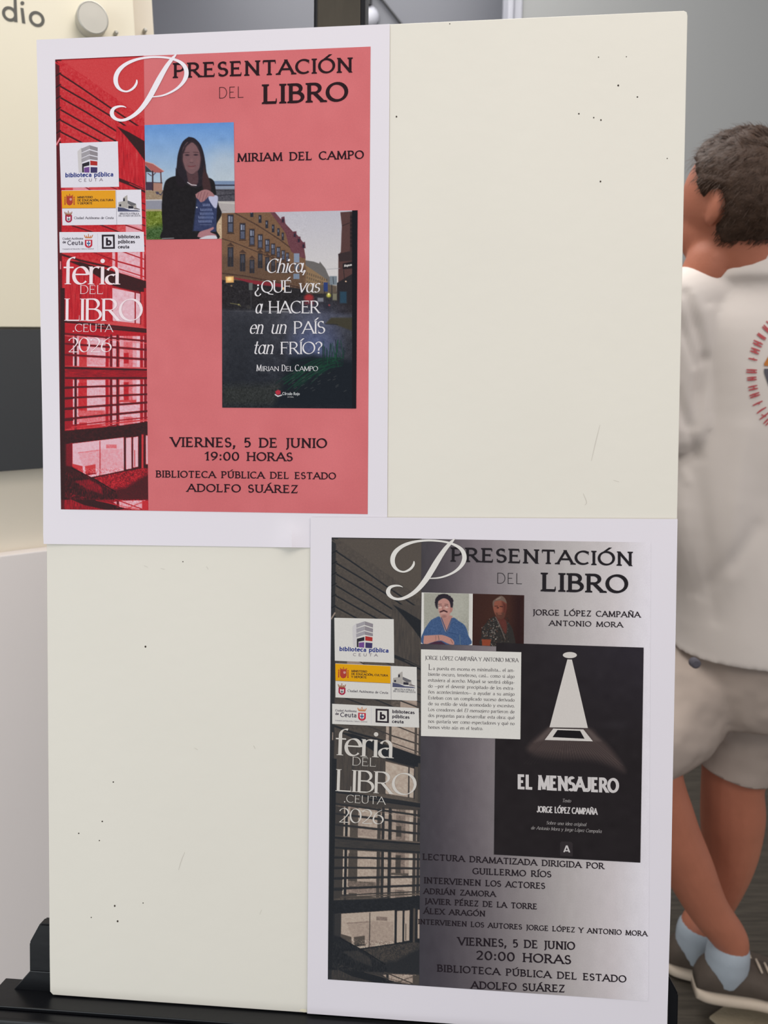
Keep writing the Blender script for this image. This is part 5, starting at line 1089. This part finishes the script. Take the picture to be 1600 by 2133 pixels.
# soft folds
def fold(p, a, b, w_, dpt):
    ab = b - a; t_ = max(0, min(1, (p - a).dot(ab) / ab.length_squared)); d = (p - a - ab * t_).length
    return dpt * math.exp(-(d / w_) ** 2) * (1 - .5 * abs(2 * t_ - 1))
sh = organic('shirt', V, F, M_shirt, man, .0055, 4)
dg = bpy.context.evaluated_depsgraph_get(); ev_ = sh.evaluated_get(dg); me2 = bpy.data.meshes.new_from_object(ev_)
FO = [(PP(1447, 610, 1.36), PP(1487, 750, 1.36), .010, -.010), (PP(1487, 750, 1.36), PP(1462, 890, 1.37), .011, -.012), (PP(1420, 640, 1.37), PP(1462, 760, 1.37), .009, -.007), (PP(1425, 820, 1.37), PP(1470, 960, 1.37), .010, -.008), (PP(1412, 900, 1.37), PP(1450, 1010, 1.37), .010, .006),
      (PP(1560, 900, 1.36), PP(1520, 1200, 1.36), .02, .006), (PP(1470, 960, 1.36), PP(1500, 1300, 1.36), .014, -.006), (PP(1440, 1000, 1.36), PP(1450, 1330, 1.36), .012, .007), (PP(1580, 1100, 1.36), PP(1480, 1250, 1.36), .016, -.006)]
for v in me2.vertices:
    if v.co.y < tc_.y:
        d = sum(fold(Vector((v.co.x, 1.365, v.co.z)), Vector((a.x, 1.365, a.z)), Vector((b.x, 1.365, b.z)), w_, dp) for a, b, w_, dp in FO); v.co.y -= d
        v.co.y += .003 * noise.noise(Vector((v.co.x * 14, 0, v.co.z * 7)))
for p in me2.polygons: p.use_smooth = True
sh.modifiers.clear(); sh.data = me2; me2.materials.clear(); me2.materials.append(M_shirt)
bvh = BVHTree.FromPolygons([v.co for v in me2.vertices], [tuple(p.vertices) for p in me2.polygons])
def on_shirt(x, y, hh):
    out = []
    for a, b, c_ in zip(x, y, hh):
        d = Vector(ray(a, b)).normalized(); hit = bvh.ray_cast(Vector(CAM), d)
        out.append(np.array(hit[0] - d * (.0018 + float(c_))) if hit[0] else at_y(a, b, 1.36))
    return np.array(out)
rr = random.Random(8); ccx, ccy, rx_, ry_ = 1690, 778, 124, 140
for a0_, a1_ in ((132, 170), (178, 236), (246, 356), (4, 124)):
    B = Batch(); ang = a0_
    while ang < a1_:
        a = math.radians(ang); ux, uy = math.cos(a), -math.sin(a); cx_, cy_ = ccx + rx_ * ux, ccy + ry_ * uy; tx, ty = uy, -ux
        L_ = rr.uniform(9, 13); sw = rr.uniform(1.5, 3.5)
        for o_ in ((-sw, sw) if rr.random() < .7 else (0,)):
            B.ribbon([(cx_ + tx * o_ - ux * L_, cy_ + ty * o_ - uy * L_), (cx_ + tx * (o_ + rr.uniform(-2, 2)), cy_ + ty * o_), (cx_ + tx * (o_ + rr.uniform(-1.5, 1.5)) + ux * L_, cy_ + ty * o_ + uy * L_)], [2.4, 3.6, 2.4])
        if sw > 2: B.ribbon([(cx_ + tx * -sw + ux * rr.uniform(-7, 7), cy_ + ty * -sw), (cx_ + tx * sw + ux * rr.uniform(-7, 7), cy_ + ty * sw)], [2.4, 2.4])
        ang += rr.uniform(5.5, 8)
    B.build('back_print', M_redp, sh, 0, place=on_shirt)
for top_, m_ in ((True, M_orp), (False, M_dkp)):      # round emblem in the ring, orange above, dark below
    B = Batch(); gx = np.linspace(1592, 1786, 21)
    for a, b in zip(gx[:-1], gx[1:]):
        ha, hb = [math.sqrt(max(0, 1 - ((q - 1689) / 97.5) ** 2)) for q in (a, b)]
        for k_ in range(5):
            f0_, f1_ = k_ / 5, (k_ + 1) / 5; sg, H_ = (-1, 48) if top_ else (1, 80); y_ = 762 if top_ else 768
            B.v += [(a, y_ + sg * H_ * ha * f0_), (b, y_ + sg * H_ * hb * f0_), (b, y_ + sg * H_ * hb * f1_), (a, y_ + sg * H_ * ha * f1_)]; B.k += [0] * 4
            n4 = len(B.v); B.f.append((n4 - 4, n4 - 3, n4 - 2, n4 - 1))
    B.build('back_print', m_, sh, 0, place=on_shirt)
# collar band
V, F = [], []
n_ = 32; cb = Vector((nb.x - .012, nb.y - .002, nb.z + .034)); pts = [cb + Vector((.074 * math.cos(2 * math.pi * i / n_), .066 * math.sin(2 * math.pi * i / n_), .006 * math.cos(2 * math.pi * i / n_) + .004 * math.sin(2 * math.pi * i / n_))) for i in range(n_)]
for i, p in enumerate(pts):
    o_ = (p - cb).normalized()
    for k_ in range(8): a = 2 * math.pi * k_ / 8; V.append(p + o_ * .004 * math.cos(a) + upd * .008 * math.sin(a))
for i in range(n_):
    for k_ in range(8): F.append((i * 8 + k_, i * 8 + (k_ + 1) % 8, ((i + 1) % n_) * 8 + (k_ + 1) % 8, ((i + 1) % n_) * 8 + k_))
obj('collar', V, F, M_shirt, sh, True)
# shorts
V, F = [], []
rings_mesh(V, F, [(hips.x, hips.y, .92, .165, .115, 0), (hips.x, hips.y, .80, .185, .130, 0), (hips.x - .015, hips.y, .70, .185, .130, 0), (hips.x - .02, hips.y, .66, .17, .115, 0)])
tube_mesh(V, F, [hipR + upd * .0, hipR * .5 + kneR * .5 + upd * .01, kneR + upd * .035], [.105, .094, .076], 28)
tube_mesh(V, F, [hipL, hipL * .5 + kneL * .5, kneL + upd * .035], [.100, .090, .078], 28)
so = organic('shorts', V, F, M_short, man, .006, 4)
ev_ = so.evaluated_get(bpy.context.evaluated_depsgraph_get()); me3 = bpy.data.meshes.new_from_object(ev_)
zc_ = kneR.z + .024
bm = bmesh.new(); bm.from_mesh(me3)
for v in bm.verts:
    v.co += v.normal * (.004 * noise.noise(Vector((v.co.x * 9 + v.co.z * 6, v.co.y * 9, v.co.z * 16 - v.co.x * 10))) + .002 * noise.noise(v.co * 40))
bmesh.ops.bisect_plane(bm, geom=bm.verts[:] + bm.edges[:] + bm.faces[:], plane_co=(kneR.x, 0, zc_), plane_no=(.22, 0, 1), clear_inner=True)
bm.to_mesh(me3); bm.free()
for p in me3.polygons: p.use_smooth = True
so.modifiers.clear(); so.data = me3; me3.materials.clear(); me3.materials.append(M_short)
sd = so.modifiers.new('t', 'SOLIDIFY'); sd.thickness = .004; sd.offset = -1
bpos = PP(1449, 1382, 1.352); lathe('pocket_button', bpos, (0, -1, .1), [(.0095, -.01), (.0095, .002), (.006, .004)], M_dkp, so, 20)
# shoes and socks
def shoe(ank, head, zo):
    """low shoe: lofted upper on a cream sole, with a sock collar"""
    h_ = Vector((head[0], head[1], 0)).normalized(); sd_ = h_.cross(upd); o0 = Vector((ank.x, ank.y, zo)) - h_ * .06
    prof = [(0, .020, .055, 0), (.02, .032, .085, 0), (.06, .037, .088, 0), (.11, .040, .078, 0), (.16, .046, .062, .003), (.21, .047, .050, .004), (.25, .040, .042, .002), (.275, .022, .034, 0)]
    def loft(z0, zf, grow, n__=20):
        V, F = [], []; P_ = catmull(prof, 4)
        for x, w_, h__, s_ in P_:
            for k_ in range(n__):
                a = 2 * math.pi * k_ / n__; c_, s2 = math.cos(a), math.sin(a)
                top_ = zf(h__); zz = z0 + (top_ - z0) * (.5 + .5 * math.copysign(abs(s2) ** .6, s2))
                V.append(o0 + h_ * x + sd_ * ((w_ + grow) * math.copysign(abs(c_) ** .7, c_) * (1 - .35 * max(0, s2) ** 2 * (grow == 0)) + s_) + upd * zz)
        m_ = len(P_)
        for i in range(m_ - 1):
            for k_ in range(n__): j = (k_ + 1) % n__; F.append((i * n__ + k_, i * n__ + j, (i + 1) * n__ + j, (i + 1) * n__ + k_))
        F.append(tuple(range(n__ - 1, -1, -1))); F.append(tuple((m_ - 1) * n__ + k_ for k_ in range(n__)))
        return V, F
    V, F = loft(.022, lambda h__: h__, 0); up_ = obj('shoe', V, F, M_shoe, man, True)
    V, F = loft(.0, lambda h__: .028, .004); obj('sole', V, F, M_sole, up_, True)
    V, F = [], []; tube_mesh(V, F, [Vector((ank.x, ank.y, zo + .06)), Vector((ank.x, ank.y, zo + .08)), Vector((ank.x, ank.y, zo + .108))], [.040, .043, .0425], 20)
    obj('sock', V, F, M_sock, man, True)
    for i in range(4):
        q0 = o0 + h_ * (.125 + .018 * i) + upd * (.078 - .0075 * i); lathe('lace', q0 - sd_ * .018, sd_, [(.002, 0), (.0028, .018), (.002, .036)], M_sole, up_, 8)
shoe(ankR, (.86, -.22), 0); shoe(ankL, (.92, -.10), .055)
# added thin slab standing in for a pale light patch on the floor
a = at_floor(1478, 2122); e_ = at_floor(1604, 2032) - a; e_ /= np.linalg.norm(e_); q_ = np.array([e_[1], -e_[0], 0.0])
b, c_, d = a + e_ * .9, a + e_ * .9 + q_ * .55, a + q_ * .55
floor_patch = obj('floor_light_patch', [(p[0], p[1], z) for z in (.0, .006) for p in (a, b, c_, d)], BOXF, mat('cream_light_patch', (160, 148, 126), .9, .1, .1, 60, .001, 200))
tag(floor_patch, 'thin pale slab standing in for a light patch on the dark floor near the shoes', 'light patch')
bm = bmesh.new(); bm.from_mesh(floor_patch.data); bmesh.ops.recalc_face_normals(bm, faces=bm.faces); bm.to_mesh(floor_patch.data); bm.free()
